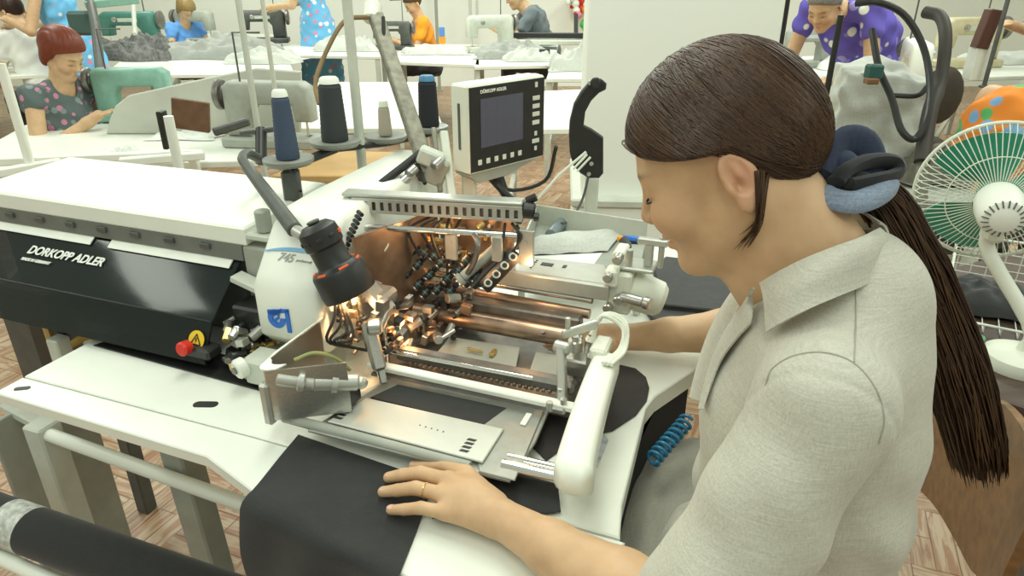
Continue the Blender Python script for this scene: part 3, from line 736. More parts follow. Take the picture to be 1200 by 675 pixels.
def hand_sd(p, W, fingers, thumb):
    c = lambda k, f: np.array(fingers[k][0])*f+np.array(W)*(1-f)
    d = chain(p, [W, c('middle', .5), c('middle', 1)], (.022,.021,.0135), .012)
    for k, r0, r1 in (('index', .0175, .0115), ('ring', .0185, .012), ('little', .017, .0105)):
        d = smin(d, sd_cap(p, c(k, .25), c(k, 1), r0, r1), .012)
    for k in fingers: d = smin(d, chain(p, fingers[k], FR_[k], .002), .003)
    d = smin(d, chain(p, thumb, (.0165,.0115,.0095,.0075), .005), .010)
    return d
ml = [(x, y+dv_, z) for x, y, z in [(.392,-.078,.847),(.360,-.050,.840),(.334,-.042,.835),(.312,-.041,.832)]]
FL = {k: [(x, y+dv_, z) for x, y, z in v] for k, v in FINGERS.items()}
off = np.array(WRR)-np.array(WRL)
FRt = {k: [tuple(np.array([x, -(y-WRL[1])+WRL[1], z])+off) for x, y, z in v] for k, v in FINGERS.items()}
mr = [tuple(np.array([x, -(y-WRL[1])+WRL[1], z])+off) for x, y, z in [(.392,-.070,.847),(.360,-.045,.840),(.334,-.037,.835),(.312,-.036,.832)]]
NB = (.735,.03,1.130)
def body_sd(p):
    d = head_sd(to_head(p))*HS
    nk = from_head((-.030,0,-.055)); d2 = sd_cap(p, nk, NB, .056, .064)
    thr = from_head((.020,0,-.085)); d2 = smin(d2, sd_cap(p, thr, (.680,.03,1.13), .030, .042), .03)
    d = smin(d, d2, .022)
    t = sd_ell(p, (.735,.03,1.0), (.075,.12,.17)); t = smin(t, sd_cap(p, SHL, SHR, .035, .035), .05)
    t = smin(t, sd_ell(p, (.745,.03,.80), (.08,.12,.2)), .06)
    d = smin(d, t, .03)
    for S, E, W_ in ((SHL, ELL, WRL), (SHR, ELR, WRR)):
        E_, W2 = np.array(E), np.array(W_)
        a = sd_cap(p, S, E, .046, .040)
        m_ = E_*.68+W2*.32; m3 = E_*.3+W2*.7
        a = smin(a, chain(p, [E_, m_, m3, W2], (.039,.039,.0295,.0235), .012), .02)
        d = smin(d, a, .015)
    d = smin(d, hand_sd(p, np.array(WRL)+np.array((-.012,.0,0)), FL, ml), .012)
    d = smin(d, hand_sd(p, np.array(WRR)+np.array((-.012,.0,0)), FRt, mr), .012)
    return d
wm = thing('person', 'woman with long brown ponytail in pale linen shirt working at the pocket machine', 'person', M(.74, -.02, .5))
body = sdf_mesh('body', body_sd, (.215,-.30,.80), (.86,.48,1.42), .0021, m_skin, wm, xf=MM, smooth=1)
def gauss(q, c, s): return np.exp(-(((q-np.array(c))/np.array(s))**2).sum(1))
def tint(o):
    me = o.data; n = len(me.vertices); co_ = np.zeros(n*3, np.float32); me.vertices.foreach_get('co', co_); co_ = co_.reshape(-1, 3)
    X = np.array(MI); q = to_head((co_@X[:3, :3].T+X[:3, 3]).astype(np.float32)); s = np.stack([q[:, 0], np.abs(q[:, 1]), q[:, 2]], 1)
    red = np.clip(gauss(s, (.093,0,-.069), (.016,.020,.0085))*.9 + gauss(s, (.065,.045,-.035), (.03,.025,.025))*.28 + gauss(s, (.104,0,-.035), (.012,.012,.012))*.3 + gauss(s, (-.036,.080,-.012), (.022,.018,.036))*.5, 0, 1)
    dk = np.clip(gauss(s, (.078,.038,.018), (.02,.020,.0036))*.85 + gauss(s, (.080,.038,-.0090), (.012,.016,.0028))*1.3, 0, 1)
    col = np.zeros((n, 4), np.float32); col[:, 0] = red; col[:, 1] = dk; col[:, 3] = 1
    a = me.color_attributes.new('tint', 'FLOAT_COLOR', 'POINT'); a.data.foreach_set('color', col.ravel())
tint(body)
# lashes, nails, ring
for sg in (1, -1):
    lp_ = spline([Vector((.0845,.020*sg,-.0105)), Vector((.0855,.030*sg,-.0125)), Vector((.0815,.041*sg,-.0130)), Vector((.0725,.0505*sg,-.0115))], 12)
    w_ = MB(MM); w_.tube([Vector(from_head(np.array(p))) for p in lp_], [.0005]+[.0013]*9+[.0010,.0004], 6); w_.build('eyelashes', HMD, body)
for k in FL:
    a, t = np.array(FL[k][2]), np.array(FL[k][3]); d = (t-a)/np.linalg.norm(t-a); r = FR_[k][3]
    b = MB(MM); ct = Vector(t)+Vector((0,0,r*.80)); R = frame(ct, d, (0,1,0)).to_3x3(); b.ball(ct, (.0062, r*.72, .0016), 12, rot=R)
    b.build('fingernail', bpy.data.materials.get('nail') or pm('nail', (.72,.45,.34), .3, var=.03), body)
rg = Vector(FL['ring'][0]).lerp(Vector(FL['ring'][1]), .62); ax = (Vector(FL['ring'][1])-Vector(FL['ring'][0])).normalized()
b = MB(MM); u_ = ax.orthogonal().normalized(); w_ = ax.cross(u_); b.tube([rg+u_*.0094*math.cos(t)+w_*.0094*math.sin(t) for t in np.linspace(0, 2*PI, 25)[:-1]], .0012, 8, closed=True)
o = b.build('finger_ring', pm('gold', (.85,.6,.22), .2, metal=1), wm)
# ------------------------------------------------------------------ hair
def hair_mat(name, c):
    m, nt, b = nodes_of(name); N = nt.nodes; L = nt.links
    tc = N.new('ShaderNodeTexCoord'); nz = N.new('ShaderNodeTexNoise'); nz.inputs['Scale'].default_value = 60; L.new(tc.outputs['Object'], nz.inputs['Vector'])
    rp = N.new('ShaderNodeValToRGB'); rp.color_ramp.elements[0].color = tuple(x*.7 for x in c)+(1,); rp.color_ramp.elements[1].color = tuple(x*1.3 for x in c)+(1,)
    L.new(nz.outputs['Fac'], rp.inputs['Fac']); L.new(rp.outputs['Color'], b.inputs['Base Color'])
    b.inputs['Roughness'].default_value = .42; b.inputs['Specular IOR Level'].default_value = .35
    return m
HM = [hair_mat('brown_hair', (.058,.028,.013)), hair_mat('light_brown_hair', (.092,.048,.022)), hair_mat('deep_brown_hair', (.034,.016,.009))]
def hairline(s):
    """height of the hair's lower edge on the side of the head as a function of x (head coordinates)"""
    return np.interp(s[:, 0], [-.11,-.085,-.066,-.052,-.036,-.012,.012,.035,.06,.085,.11], [-.048,-.050,-.044,-.018,.016,.018,.022,.028,.038,.056,.072])
def hair_sd(q):
    s = np.stack([q[:, 0], np.abs(q[:, 1]), q[:, 2]], 1)
    d = sd_ell(q, (-.012,0,.034), (.1035,.0815,.0925))
    d = smin(d, sd_ell(q, (-.075,0,.004), (.040,.055,.050)), .03)
    d = smax(d, -sd_ell(q, (.06,.0,.135), (.10,.0045,.012)), .006)          # parting
    return smax(d, (hairline(s)-q[:, 2])*.8, .008)
m_part = pm('parting_scalp', (.30,.20,.12), .6, var=.1)
def part_fn(p):
    q = to_head(p.astype(np.float32)); return ((np.abs(q[:, 1]-.010) < .0022) & (q[:, 0] > -.01) & (q[:, 2] > .06)).astype(int)
hair = sdf_mesh('hair', lambda p: hair_sd(to_head(p))*HS, HC-.15, HC+.15, .0022, [HM[0], m_part], wm, xf=MM, matfn=part_fn)
TIE = np.array(DM(985, 210, .715)); TQ = to_head(TIE[None].astype(np.float32))[0]
C0 = np.array([-.012, 0, .03], np.float32)
def on_shell(dirs):
    lo = np.full(len(dirs), .03, np.float32); hi = np.full(len(dirs), .16, np.float32)
    for _ in range(16):
        md = (lo+hi)/2; v = hair_raw(C0+dirs*md[:, None]) < 0; lo = np.where(v, md, lo); hi = np.where(v, hi, md)
    return (lo+hi)/2
def hair_raw(q):
    d = sd_ell(q, (-.012,0,.034), (.1035,.0815,.0925)); return smin(d, sd_ell(q, (-.075,0,.004), (.040,.055,.050)), .03)
def strands(n, seed):
    r = np.random.default_rng(seed); out = []
    S = []; E = []; B = []
    te = TQ-C0; te = te/np.linalg.norm(te)
    for i in range(n):
        sd = 1 if r.random() < .78 else -1
        if r.random() < .74:      # from the parting
            x = r.uniform(-.07, .095); p = np.array([x, .010+.003*sd+sd*abs(r.normal())*.0015, .12])
            z = .034+.0925*math.sqrt(max(.02, 1-((x+.012)/.106)**2)); p[2] = z
            B.append(r.uniform(.25, 1.0)*(.5+.5*(x+.07)/.165))
        else:                     # from the hairline at temple and above the ear
            x = r.uniform(-.05, .088); z = float(np.interp(x, [-.055,-.036,-.012,.012,.035,.06,.088], [-.012,.018,.020,.024,.030,.040,.058]))+.002
            yy = .083*math.sqrt(max(.02, 1-((x+.012)/.106)**2-((z-.034)/.0925)**2)); p = np.array([x, yy*sd, z]); B.append(.12)
        v = p-C0; S.append(v/np.linalg.norm(v)); e = te+np.array([r.normal()*.05, sd*abs(r.normal())*.10, r.normal()*.08]); E.append(e/np.linalg.norm(e))
    return np.array(S, np.float32), np.array(E, np.float32), np.array(B, np.float32)
S_, E_, B_ = strands(2400, 5)
JIT = np.abs(rng.normal(size=(len(S_), 1))*.0007)*(S_/np.linalg.norm(S_, axis=1, keepdims=True)); NS = 20; pts = np.zeros((len(S_), NS, 3), np.float32)
sgn = np.sign(S_[:, 1]+1e-6)
for j in range(NS):
    t = j/(NS-1); v = S_*(1-t)+E_*t
    bl = (B_*math.sin(PI*min(1, t*1.02))**1.0)[:, None]*np.stack([.12+0*sgn, .95*sgn, -.10+0*sgn], 1)
    v = v+bl*.9; v /= np.linalg.norm(v, axis=1, keepdims=True)
    s3 = np.stack([v[:, 0], np.abs(v[:, 1]), v[:, 2]], 1)
    pts[:, j] = C0+v*(on_shell(v)+.0004)[:, None]
    lim = hairline(pts[:, j])+.001; pts[:, j, 2] = np.maximum(pts[:, j, 2], lim)
    pts[:, j] += JIT
pm_ = pts*HS@HR.T+HC.astype(np.float32)
b = MB(MM)
for i in range(len(S_)):
    b.mi = int(rng.choice([0,0,1,2,0])); r0 = rng.uniform(.0004, .0009)
    b.tube([Vector(p.tolist()) for p in pm_[i]], [r0*(.5 if j in (0, NS-1) else 1) for j in range(NS)], 3, cap=False)
hs_ = b.build('hair_strand', HM, hair, angle=180); hs_['kind'] = 'stuff'
# loose wisp behind the ear
def march(fn, px, py, off=0., t=.40):
    o = MI @ Vector((0,0,CH)); q = MI.to_3x3() @ ray(px, py)
    for _ in range(70):
        p = o+q*t; v = float(fn(np.array([p[:]], np.float32))[0])-off
        if v < .0004: break
        t += v*.7
    return o+q*t
def on_body(px, py): return march(body_sd, px, py, .0015+.002*rng.random())
b = MB(MM)
for k in range(22):
    dx, dy = rng.normal()*2.2, rng.normal()*3
    q = [on_body(*a) for a in ((892+dx*2.2, 199+dy*.3), (891+dx*1.4, 236+dy), (887+dx*1.3, 262+dy), (874+dx*2.6-rng.uniform(0,8), 284+dy*2.0))] if True else [DM(890+dx*2.2, 205+dy*.3, .668), DM(890+dx*1.4, 235+dy, .660), DM(886+dx*1.3, 262+dy, .657), DM(874+dx*3.2-rng.uniform(0,8), 284+dy*2.5, .656)]
    b.mi = int(rng.integers(0, 3)); b.tube(spline(q, 9), [.0008,.0009,.0008,.0007,.0006,.0006,.0005,.0004,.0002], 3, cap=False)
b.build('wisp', HM, hair, angle=180)['kind'] = 'stuff'
# ponytail
PT = [DM(*a) for a in ((990,208,0.715),(1028,228,0.722),(1062,285,0.735),(1094,360,0.755),(1122,440,0.775),(1140,510,0.795),(1150,560,0.815))]
PR = [.020,.022,.027,.031,.034,.031,.026]
b = MB(MM); pc_ = spline(PT, 24); b.tube(pc_, [float(np.interp(i/23*6, range(7), PR))*(.80 if i < 16 else .80-.075*(i-15)) for i in range(24)], 14); 
pony = b.build('ponytail', HM[2], hair)
b = MB(MM); fine = spline(PT, 40)
fr = []
u_ = None
for i in range(40):
    t = (fine[min(i+1,39)]-fine[max(i-1,0)]).normalized(); u_ = (Vector((0,1,0))-t*t.y).normalized() if u_ is None else (u_-t*u_.dot(t)).normalized(); fr.append((fine[i], u_.copy(), t.cross(u_)))
for k in range(620):
    a0 = rng.uniform(0, 2*PI); rr = math.sqrt(rng.uniform(.35, 1.05)); end = rng.uniform(.72, 1.0) if rng.random() < .6 else rng.uniform(.9, 1.0); n = 15; P_ = []; tw = rng.normal()*.25
    for j in range(n):
        t = j/(n-1)*end; c, u, w = fr[int(t*39)]; f = t*39-int(t*39)
        if int(t*39) < 39: c = c.lerp(fr[int(t*39)+1][0], f)
        R = float(np.interp(t*6, range(7), PR)); a = a0+tw*t*2; P_.append(c+u*(R*rr*math.cos(a))+w*(R*rr*math.sin(a))+Vector((rng.normal(), rng.normal(), rng.normal()))*.0007)
    b.mi = int(rng.choice([0,0,1,2])); r0 = rng.uniform(.0008, .0016); b.tube(P_, [r0]*(n-1)+[.0002], 3, cap=False)
b.build('ponytail_strand', HM, hair, angle=180)['kind'] = 'stuff'
# scrunchie: dark velvet loops and a pale denim band
m_navy = fabric('navy_velvet', (.012,.022,.055), .3, sc=250, rough=.8); m_bk = fabric('black_velvet', (.012,.013,.016), .2, sc=250); m_den = fabric('pale_denim', (.20,.25,.33), .25, sc=600)
tie = thing('tmp', '', '')
bpy.data.objects.remove(tie)
b = MB(MM)
b.tube(spline([DM(*a) for a in ((958,222,0.678),(975,233,0.668),(1003,237,0.662),(1030,226,0.670),(1047,207,0.690))], 22), [.006,.010,.0115]+[.0122]*16+[.0115,.010,.006], 14, flat=.55)
tie = b.build('hair_tie', m_den, wm)
b = MB(MM)
b.tube(spline([DM(*a) for a in ((968,212,0.685),(975,188,0.690),(988,170,0.695),(1010,172,0.700),(1016,195,0.700),(1000,212,0.690))], 26), [.007]+[.019]*24+[.007], 14, flat=.42)
b.ball(DM(985,196,0.695), (.019,.016,.018), 14)
b.build('velvet_loop', m_navy, tie)
b = MB(MM)
b.tube(spline([DM(*a) for a in ((972,220,0.678),(990,200,0.682),(1015,190,0.690),(1040,192,0.698),(1044,208,0.695),(1015,216,0.680),(985,222,0.676))], 28), [.006]+[.017]*26+[.006], 14, flat=.45)
b.ball(DM(1000,214,0.685), (.028,.014,.012), 14)
b.build('velvet_loop', m_bk, tie)
# ------------------------------------------------------------------ shirt
HEM = np.array(SHL)*.06+np.array(ELL)*.94; sd_dir = (np.array(ELL)-np.array(SHL)); sd_dir /= np.linalg.norm(sd_dir)
HEMR = np.array(SHR)*.22+np.array(ELR)*.78; sdr = (np.array(ELR)-np.array(SHR)); sdr /= np.linalg.norm(sdr)
def fold(p, amp, fs):
    r = np.zeros(len(p), np.float32)
    for (kx, ky, kz, ph, a) in fs: r += a*np.sin(p[:, 0]*kx+p[:, 1]*ky+p[:, 2]*kz+ph)
    return r*amp
FS = [(30,14,48,.3,1.0),(-22,40,61,1.2,.7),(63,-30,25,2.0,.6),(10,75,-40,.7,.5),(90,40,70,1.9,.35)]
def shirt_sd(p):
    t = sd_ell(p, (.735,.03,1.01), (.108,.145,.165))
    t = smin(t, sd_ell(p, (.685,-.035,1.0), (.062,.062,.075)), .04); t = smin(t, sd_ell(p, (.685,.095,1.0), (.062,.062,.075)), .04)
    t = smin(t, sd_cap(p, (SHL[0]+.005,SHL[1]+.02,SHL[2]-.005), (SHR[0]+.005,SHR[1]-.02,SHR[2]-.005), .058, .058), .05)
    t = smin(t, sd_cap(p, (.748,.03,1.140), (.742,.03,1.10), .074, .085), .04)
    t = smin(t, sd_ell(p, (.742,.03,.83), (.118,.150,.22)), .07)
    t = smin(t, sd_ell(p, (.752,.03,.66), (.135,.175,.12)), .06)
    t = smin(t, sd_ell(p, (.665,-.01,.715), (.085,.18,.07)), .05)
    t = t+fold(p, .0028, FS)*np.clip((1.08-p[:, 2])/.15, .15, 1)
    t = smax(t, .585-p[:, 2], .01)
    for S, E, Hm, dr_ in ((SHL, ELL, HEM, sd_dir), (SHR, ELR, HEMR, sdr)):
        S = np.array(S); s0 = S-dr_*.0; e0 = Hm+dr_*.03
        a = sd_cap(p, s0, e0, .052, .066)+fold(p, .0019, FS)
        along = (p-Hm.astype(np.float32))@dr_.astype(np.float32)
        a = smax(a, along, .004)
        inner = smax(sd_cap(p, Hm-dr_*.12, e0, .045, .057), -(along+.07), .004)
        a = smax(a, -inner, .003)
        # armhole seam
        sp = S+dr_*.012; nr = np.array([dr_[0]*.3, np.sign(S[1]-.03)*.85, dr_[2]*.45]); nr /= np.linalg.norm(nr)
        pl = np.abs((p-sp.astype(np.float32))@nr.astype(np.float32))
        t = smin(t, a, .028); t = np.maximum(t, np.minimum(.004-pl, .0022-np.abs(a)*.4)) if False else t+np.exp(-(pl/.0032)**2)*np.exp(-(np.linalg.norm(p-sp.astype(np.float32), axis=1)/.085)**4)*.0022
    # centre-front placket edge and side seam
    # neck opening, open V at the front
    nk = from_head((-.030,0,-.055))
    t = smax(t, -sd_cap(p, nk, (.730,.03,1.15), .060, .062), .006)
    t = smax(t, -sd_cap(p, (.63,.03,1.20), (.645,.03,1.10), .055, .012), .008)
    return t
shirt = sdf_mesh('shirt', shirt_sd, (.575,-.33,.575), (.90,.46,1.24), .003, f_linen, wm, xf=MM)
# collar and lapels
SHIRT_READY = True
def collar(side):
    f = (lambda p: p) if side < 0 else (lambda p: Vector((p.x, .06-p.y, p.z)))
    inn = [vpt(1030,270,0.028), vpt(1006,281,-0.012), vpt(975,292,-0.038), vpt(940,306,-0.050), vpt(912,320,-0.045), vpt(889,334,-0.032)]
    out = [vpt(1046,312,0.028), vpt(1020,333,-0.028), vpt(983,349,-0.072), vpt(945,365,-0.092), vpt(915,380,-0.090), vpt(897,391,-0.078)]
    inn[0].y = out[0].y = .03
    I, O_ = spline(inn, 20), spline(out, 20); G = []
    for k in range(7):
        t = k/6; G.append([f(I[i].lerp(O_[i], t)+Vector((0,-.010,.012))*math.sin(PI*min(1, t*1.15))*.7+Vector((0,-.004,.004))) for i in range(20)])
    MB(MM).sheet(G, .0022).build('collar', f_linen, shirt, angle=60)
    li = [vpt(888,338,-0.032), vpt(868,362,-0.020), vpt(846,392,-0.005), vpt(826,432,0.010), vpt(812,480,0.020)]
    lo_ = [vpt(886,352,-0.055), vpt(884,377,-0.068), vpt(866,396,-0.055), vpt(838,426,-0.025), vpt(818,478,0.005)]
    hug = lambda px, py, fb: (lambda p: p if float(shirt_sd(np.array([p[:]], np.float32))[0]) < .003 and p.y < .04 else fb)(march(shirt_sd, px, py, .0012))
    li = [hug(x, y, f_) for (x, y), f_ in zip(((888,338),(870,364),(850,394),(834,434),(824,480)), li)]
    lo_ = [hug(x, y, f_) for (x, y), f_ in zip(((887,352),(885,377),(868,396),(846,428),(829,480)), lo_)]
    if side > 0:
        lo_ = [vpt(x, y, .06-.095 if False else .10) for x, y in ((881,321),(857,352),(838,386),(824,424),(813,466))]
        li = [vpt(x, y, .055) for x, y in ((889,337),(872,364),(853,394),(838,430),(826,470))]; f = lambda p: p
    I, O_ = spline(li, 16), spline(lo_, 16)
    G = [[f(I[i].lerp(O_[i], k/4)+Vector((-.004,-.005,.003))*(1+.8*math.sin(PI*k/4))) for i in range(16)] for k in range(5)]
    MB(MM).sheet(G, .0022).build('lapel', f_linen, shirt, angle=60)
collar(-1); collar(1)
def on_shirt(px, py):
    d = ray(px, py); o = MI @ Vector((0,0,CH)); q = MI.to_3x3() @ (d-Vector((0,0,CH)) if False else d); t = .40
    for _ in range(60):
        p = o+q*t; v = float(shirt_sd(np.array([p[:]], np.float32))[0]); t += v*.7
        if v < .0004: break
    return o+q*t
def seam(P_, n=24): MB(MM).tube([on_shirt(p.x, p.y) for p in spline([Vector((x, y, 0)) for x, y in P_], n)], .0008, 6).build('seam', m_seam, shirt)
m_seam = pm('shaded_seam', (.36,.35,.29), .9)  # linen tone darkened to paint in the shade of the seam groove
seam([(897,452),(905,432),(930,417),(965,413),(1000,425),(1026,455),(1036,490),(1030,520)], 40)
seam([(1003,336),(1003,375),(1001,424)], 14)
# trousers: pelvis, thighs under the table, shins
def leg_sd(p):
    d = sd_ell(p, (.77,.03,.60), (.13,.17,.11))
    d = smin(d, sd_ell(p, (.64,.09,.625), (.19,.33,.108)), .05)
    for y in (-.065, .125):
        d = smin(d, sd_cap(p, (.74,y,.595), (.38,y-.01,.60), .085, .062), .04)
        d = smin(d, sd_cap(p, (.38,y-.01,.60), (.42,y-.01,.14), .058, .045), .03)
    return d+fold(p, .003, FS)
tr = sdf_mesh('trousers', leg_sd, (.28,-.2,.06), (.93,.44,.76), .006, fabric('taupe_trousers', (.30,.29,.24), .12, sc=500), wm, xf=MM)
for y in (-.075, .115):
    MB(MM).ball((.39,y,.045), (.12,.045,.045), 16).build('shoe', m_black, wm)
# ================================================================== plywood chair
ch = thing('wooden_chair', 'brown varnished plywood chair behind the woman in the linen shirt', 'chair', M(.85, -.02, 0))
b = MB(MM); b.prism([(.60,-.18),(.99,-.18),(1.03,.03),(.99,.23),(.60,.23),(.57,.03)], .475, .493, bev=.005); P('seat', b, m_wood, ch)
def upt(px, py, u):
    d = D(px, py, 1); o = MI @ Vector((0,0,CH)); q = MI.to_3x3() @ (d-Vector((0,0,CH))); return o+q*((u-o.x)/q.x)
UB = 1.0
tp = spline([upt(1060,440,UB), upt(1110,448,UB), upt(1165,464,UB), upt(1200,488,UB), upt(1240,545,UB), upt(1262,620,UB)], 18)
bt = spline([upt(1030,540,UB), upt(1066,558,UB), upt(1098,587,UB), upt(1128,632,UB), upt(1165,680,UB), upt(1225,690,UB)], 18)
b = MB(MM); b.sheet([[tp[i].lerp(bt[i], k/6)+Vector((.03*(i/17-.5)**2*4*-1, 0, 0)) for i in range(18)] for k in range(7)], .011)
bk = P('backrest', b, m_wood, ch)
for a in ((1170,602),(1192,637)):
    c = upt(*a, UB); MB(MM).cyl((c.x-.004,c.y,c.z),(c.x+.012,c.y,c.z),.005,seg=12,bev=.001).build('rivet', m_steel, bk)
for s in (-.14, .2): MB(MM).tube([(1.02,s,.70),(1.03,s,.48)], .010, 10).build('back_upright', m_dgray, ch)
for u in (.63, .97):
    for v in (-.16, .21): MB(MM).tube([(u, v, .475), (u+(.03 if u > .8 else -.03), v*1.05, .0)], .011, 10).build('leg', m_dgray, ch)
# ================================================================== black fabric pieces
def cloth_front():
    A, B_, L_, R0 = Vector((.052,-.028,0)), Vector((.072,-.158,0)), None, Vector((.345,-.055,0))
    E0, E1 = Vector((.069,-.153,0)), Vector((.321,-.206,0)); G = []
    for i in range(44):
        s = i/43; row = []
        st = A.lerp(R0, s) if s < .8 else A.lerp(R0, .8).lerp(Vector((.305,-.126,0)), (s-.8)/.2)
        e = E0.lerp(E1, s); out = Vector((-.2,-.98,0)).normalized()
        for j in range(40):
            t = j/39
            if t < .42:
                p = st.lerp(e, t/.42); z = TZ+.0025+.0012*math.sin(9*s+14*t)*(t/.42)
            else:
                h = (t-.42)/.58*.30; a = min(h/.022, PI/2); r = .014
                dx = r*math.sin(a)+.030*math.sin(PI*min(1, h/.3))*(.35+.3*math.sin(5*s+1)) + .006*math.sin(13*s+h*20)*min(1, h/.1)
                p = e+out*dx+Vector((.02*h*(1-s)-.10*h*s*0,0,0)); z = TZ+.0025-r*(1-math.cos(a))-max(0, h-.022*PI/2)
            row.append((p.x, p.y, z))
        G.append(row)
    o = MB(MM).sheet(G, .0015).build('black_fabric_sheet', f_black, None, angle=80)
    tag(o, 'large black fabric panel hanging over the worktop edge under the hand', 'fabric', 'black fabric pieces at the machine')
cloth_front()
b = MB(MM); b.prism([(.302,-.035),(.318,-.118),(.40,-.085),(.466,-.050),(.442,.012),(.40,.03),(.33,.03)], TZ+.005, TZ+.007, bev=.0005)
tag(b.build('black_fabric_piece', f_black), 'small black fabric piece lying flat under the wrist beside the swing arm', 'fabric', 'black fabric pieces at the machine')
pl = [ZM(x, y, TZ+.002) for x, y in ((640,540),(676,514),(718,505),(745,487),(758,470),(761,455),(757,442),(745,432),(728,428),(700,428),(640,450),(600,500))]
b = MB(MM); b.prism([(p.x, p.y) for p in pl], TZ+.001, TZ+.0030, bev=.0006)
tag(b.build('black_fabric_piece', fabric('brown_black_suiting', (.030,.024,.022), .2, crease=1.5)), 'black fabric piece with rounded end right of the white swing arm', 'fabric', 'black fabric pieces at the machine')
b = MB(MM); p_ = [ZM(x, y, TZ) for x, y in ((697,512),(706,507),(713,516),(700,548),(690,548))]
b.prism([(p.x, p.y) for p in p_], TZ, TZ+.0008)
tag(b.build('measuring_label', pm('pale_label', (.50,.54,.58), .4, var=.3, scale=80)), 'pale grey paper label stuck to worktop beside the swing arm tip', 'label')
def folded(name, px, z, th, label, mat=f_dark):
    q = [ZM(x, y, z) for x, y in px]; b = MB(MM)
    for k in range(3): b.prism([(p.x+.002*k*(-1)**k, p.y-.0015*k) for p in q], z-th+th*k/3, z-th+th*(k+1)/3-.0006, bev=.0022)
    return tag(b.build(name, mat, None, angle=40), label, 'fabric', 'charcoal fabric stacks on the worktop')
folded('folded_fabric', [(766,312),(778,299),(868,309),(872,322),(862,364),(775,355)], TZ+.022, .020, 'large charcoal folded fabric on the worktop under her chin')
folded('folded_fabric', [(752,352),(800,357),(830,374),(800,378),(764,372)], TZ+.010, .008, 'small charcoal fabric scrap beside the far forearm')

# ================================================================== work lamp
lp = thing('work_lamp', 'black work lamp on a grey arm lighting the needle area', 'lamp', M(-.2,.3,1.1))
lb, lf = DM(374,274,1.045), DM(408,338,1.075); ax = (lf-lb).normalized(); Lh = (lf-lb).length
b = MB(MM); b.lathe([(0,-.018),(.020,-.016),(.0295,-.008),(.0305,0),(.0305,.018),(.027,.022),(.027,Lh*.52),(.030,Lh*.56),(.040,Lh*.60),(.042,Lh*.64),(.043,Lh*.98),(.042,Lh+.008),(.038,Lh+.008),(.036,Lh*.75),(0,Lh*.70)], lb, ax, 36)
hdl = b.build('lamp_shade', m_black, lp, angle=40)
u_ = ax.orthogonal().normalized(); w_ = ax.cross(u_)
m_glow = pm('lamp_glow', (.5,.08,.02), .5, emit=(1.0,.12,.03), estr=.35)
for k in range(9):
    a = 2*PI*k/9; r = .0308; c = lb+ax*.006+u_*(r*math.cos(a))+w_*(r*math.sin(a)); n_ = (u_*math.cos(a)+w_*math.sin(a))
    MB(MM).box(c, (.006,.009,.003), .0008, Matrix((ax, ax.cross(n_), n_)).transposed()).build('vent_slot', m_glow if k in (1,2,3,5) else m_rubber, hdl)
for k in range(6):
    a = 2*PI*k/6+.3; c = lb+ax*(Lh*.585)+u_*(.036*math.cos(a))+w_*(.036*math.sin(a)); n_ = (u_*math.cos(a)+w_*math.sin(a))
    MB(MM).box(c, (.004,.016,.004), .0008, Matrix((ax, ax.cross(n_), n_)).transposed()).build('vent_slot', m_glow, hdl)
MB(MM).cyl(lb-ax*.018, lb-ax*.022, .010, seg=16, bev=.001).build('cap_screw', m_dgray, hdl)
MB(MM).ball(lf-ax*.022, .026, 16).build('bulb', pm('bulb_glass', (.9,.6,.3), .3, emit=(1,.55,.2), estr=9), lp)
a0, a1 = DM(290,196,1.24), DM(346,270,1.10)
MB(MM).cyl(a0, a1, .0105, .013, seg=18, bev=.002).build('lamp_arm', m_dgray, lp)
MB(MM).cyl(a1, DM(358,277,1.085), .010, seg=14, bev=.002).build('joint', m_steel2, lp)
MB(MM).tube(spline([a0, DM(284,186,1.26), DM(290,180,1.29), DM(304,186,1.32)], 10), .009, 10).build('bend', m_dgray, lp)
sp = bpy.data.lights.new('halogen_spot', 'SPOT'); sp.energy = 4.5; sp.color = (1,.56,.24); sp.spot_size = math.radians(78); sp.spot_blend = .5; sp.shadow_soft_size = .012
so = bpy.data.objects.new('halogen_spot', sp); COL.objects.link(so)
aim = (vpt(402,388,.15)-(lf+ax*.012)).normalized()
so.matrix_world = Matrix.Translation(MM @ (lf+ax*.012)) @ (MM.to_3x3() @ aim).to_track_quat('-Z', 'Y').to_matrix().to_4x4()
for i, (u, v, z) in enumerate(((.16,.30,1.03),(.30,.30,1.0),(.115,.125,.985),(.13,.18,.915))):  # unseen point lights added to strengthen the orange glow inside the machine
    l = bpy.data.lights.new('added_glow', 'POINT'); l.energy = (.40,.18,.16,.22)[i]; l.color = (1,.52,.22); l.shadow_soft_size = .012
    o = bpy.data.objects.new('added_glow', l); COL.objects.link(o); o.location = M(u, v, z)

# ================================================================== control panel
a_ = Vector((math.sin(PI/4), math.cos(PI/4), 0)); n_ = Vector((a_.y, -a_.x, 0)); up_ = Vector((0,0,1))
P0 = D(550,206,1.30); FP = frame(P0, a_, up_)        # x along the face, y up, z towards the operator
cp = thing('control_panel', 'white control panel with grey screen and rows of keys above the machine', 'control panel', P0)
PW, PH = .207, .164
b = MB(FP); b.box((PW/2, PH/2, -.024), (PW, PH, .048), .004); P('casing', b, m_cream, cp)
b = MB(FP); b.box((PW/2, PH/2, .0006), (PW-.007, PH-.008, .0022), .0008); fc = P('face_plate', b, m_black, cp)
m_scr, nt, bs = nodes_of('lcd_screen')
N = nt.nodes; tc = N.new('ShaderNodeTexCoord'); br = N.new('ShaderNodeTexBrick'); nt.links.new(tc.outputs['Object'], br.inputs['Vector'])
br.inputs['Scale'].default_value = 30; br.inputs['Color1'].default_value = (.055,.055,.072,1); br.inputs['Color2'].default_value = (.062,.062,.08,1); br.inputs['Mortar'].default_value = (.05,.05,.066,1)
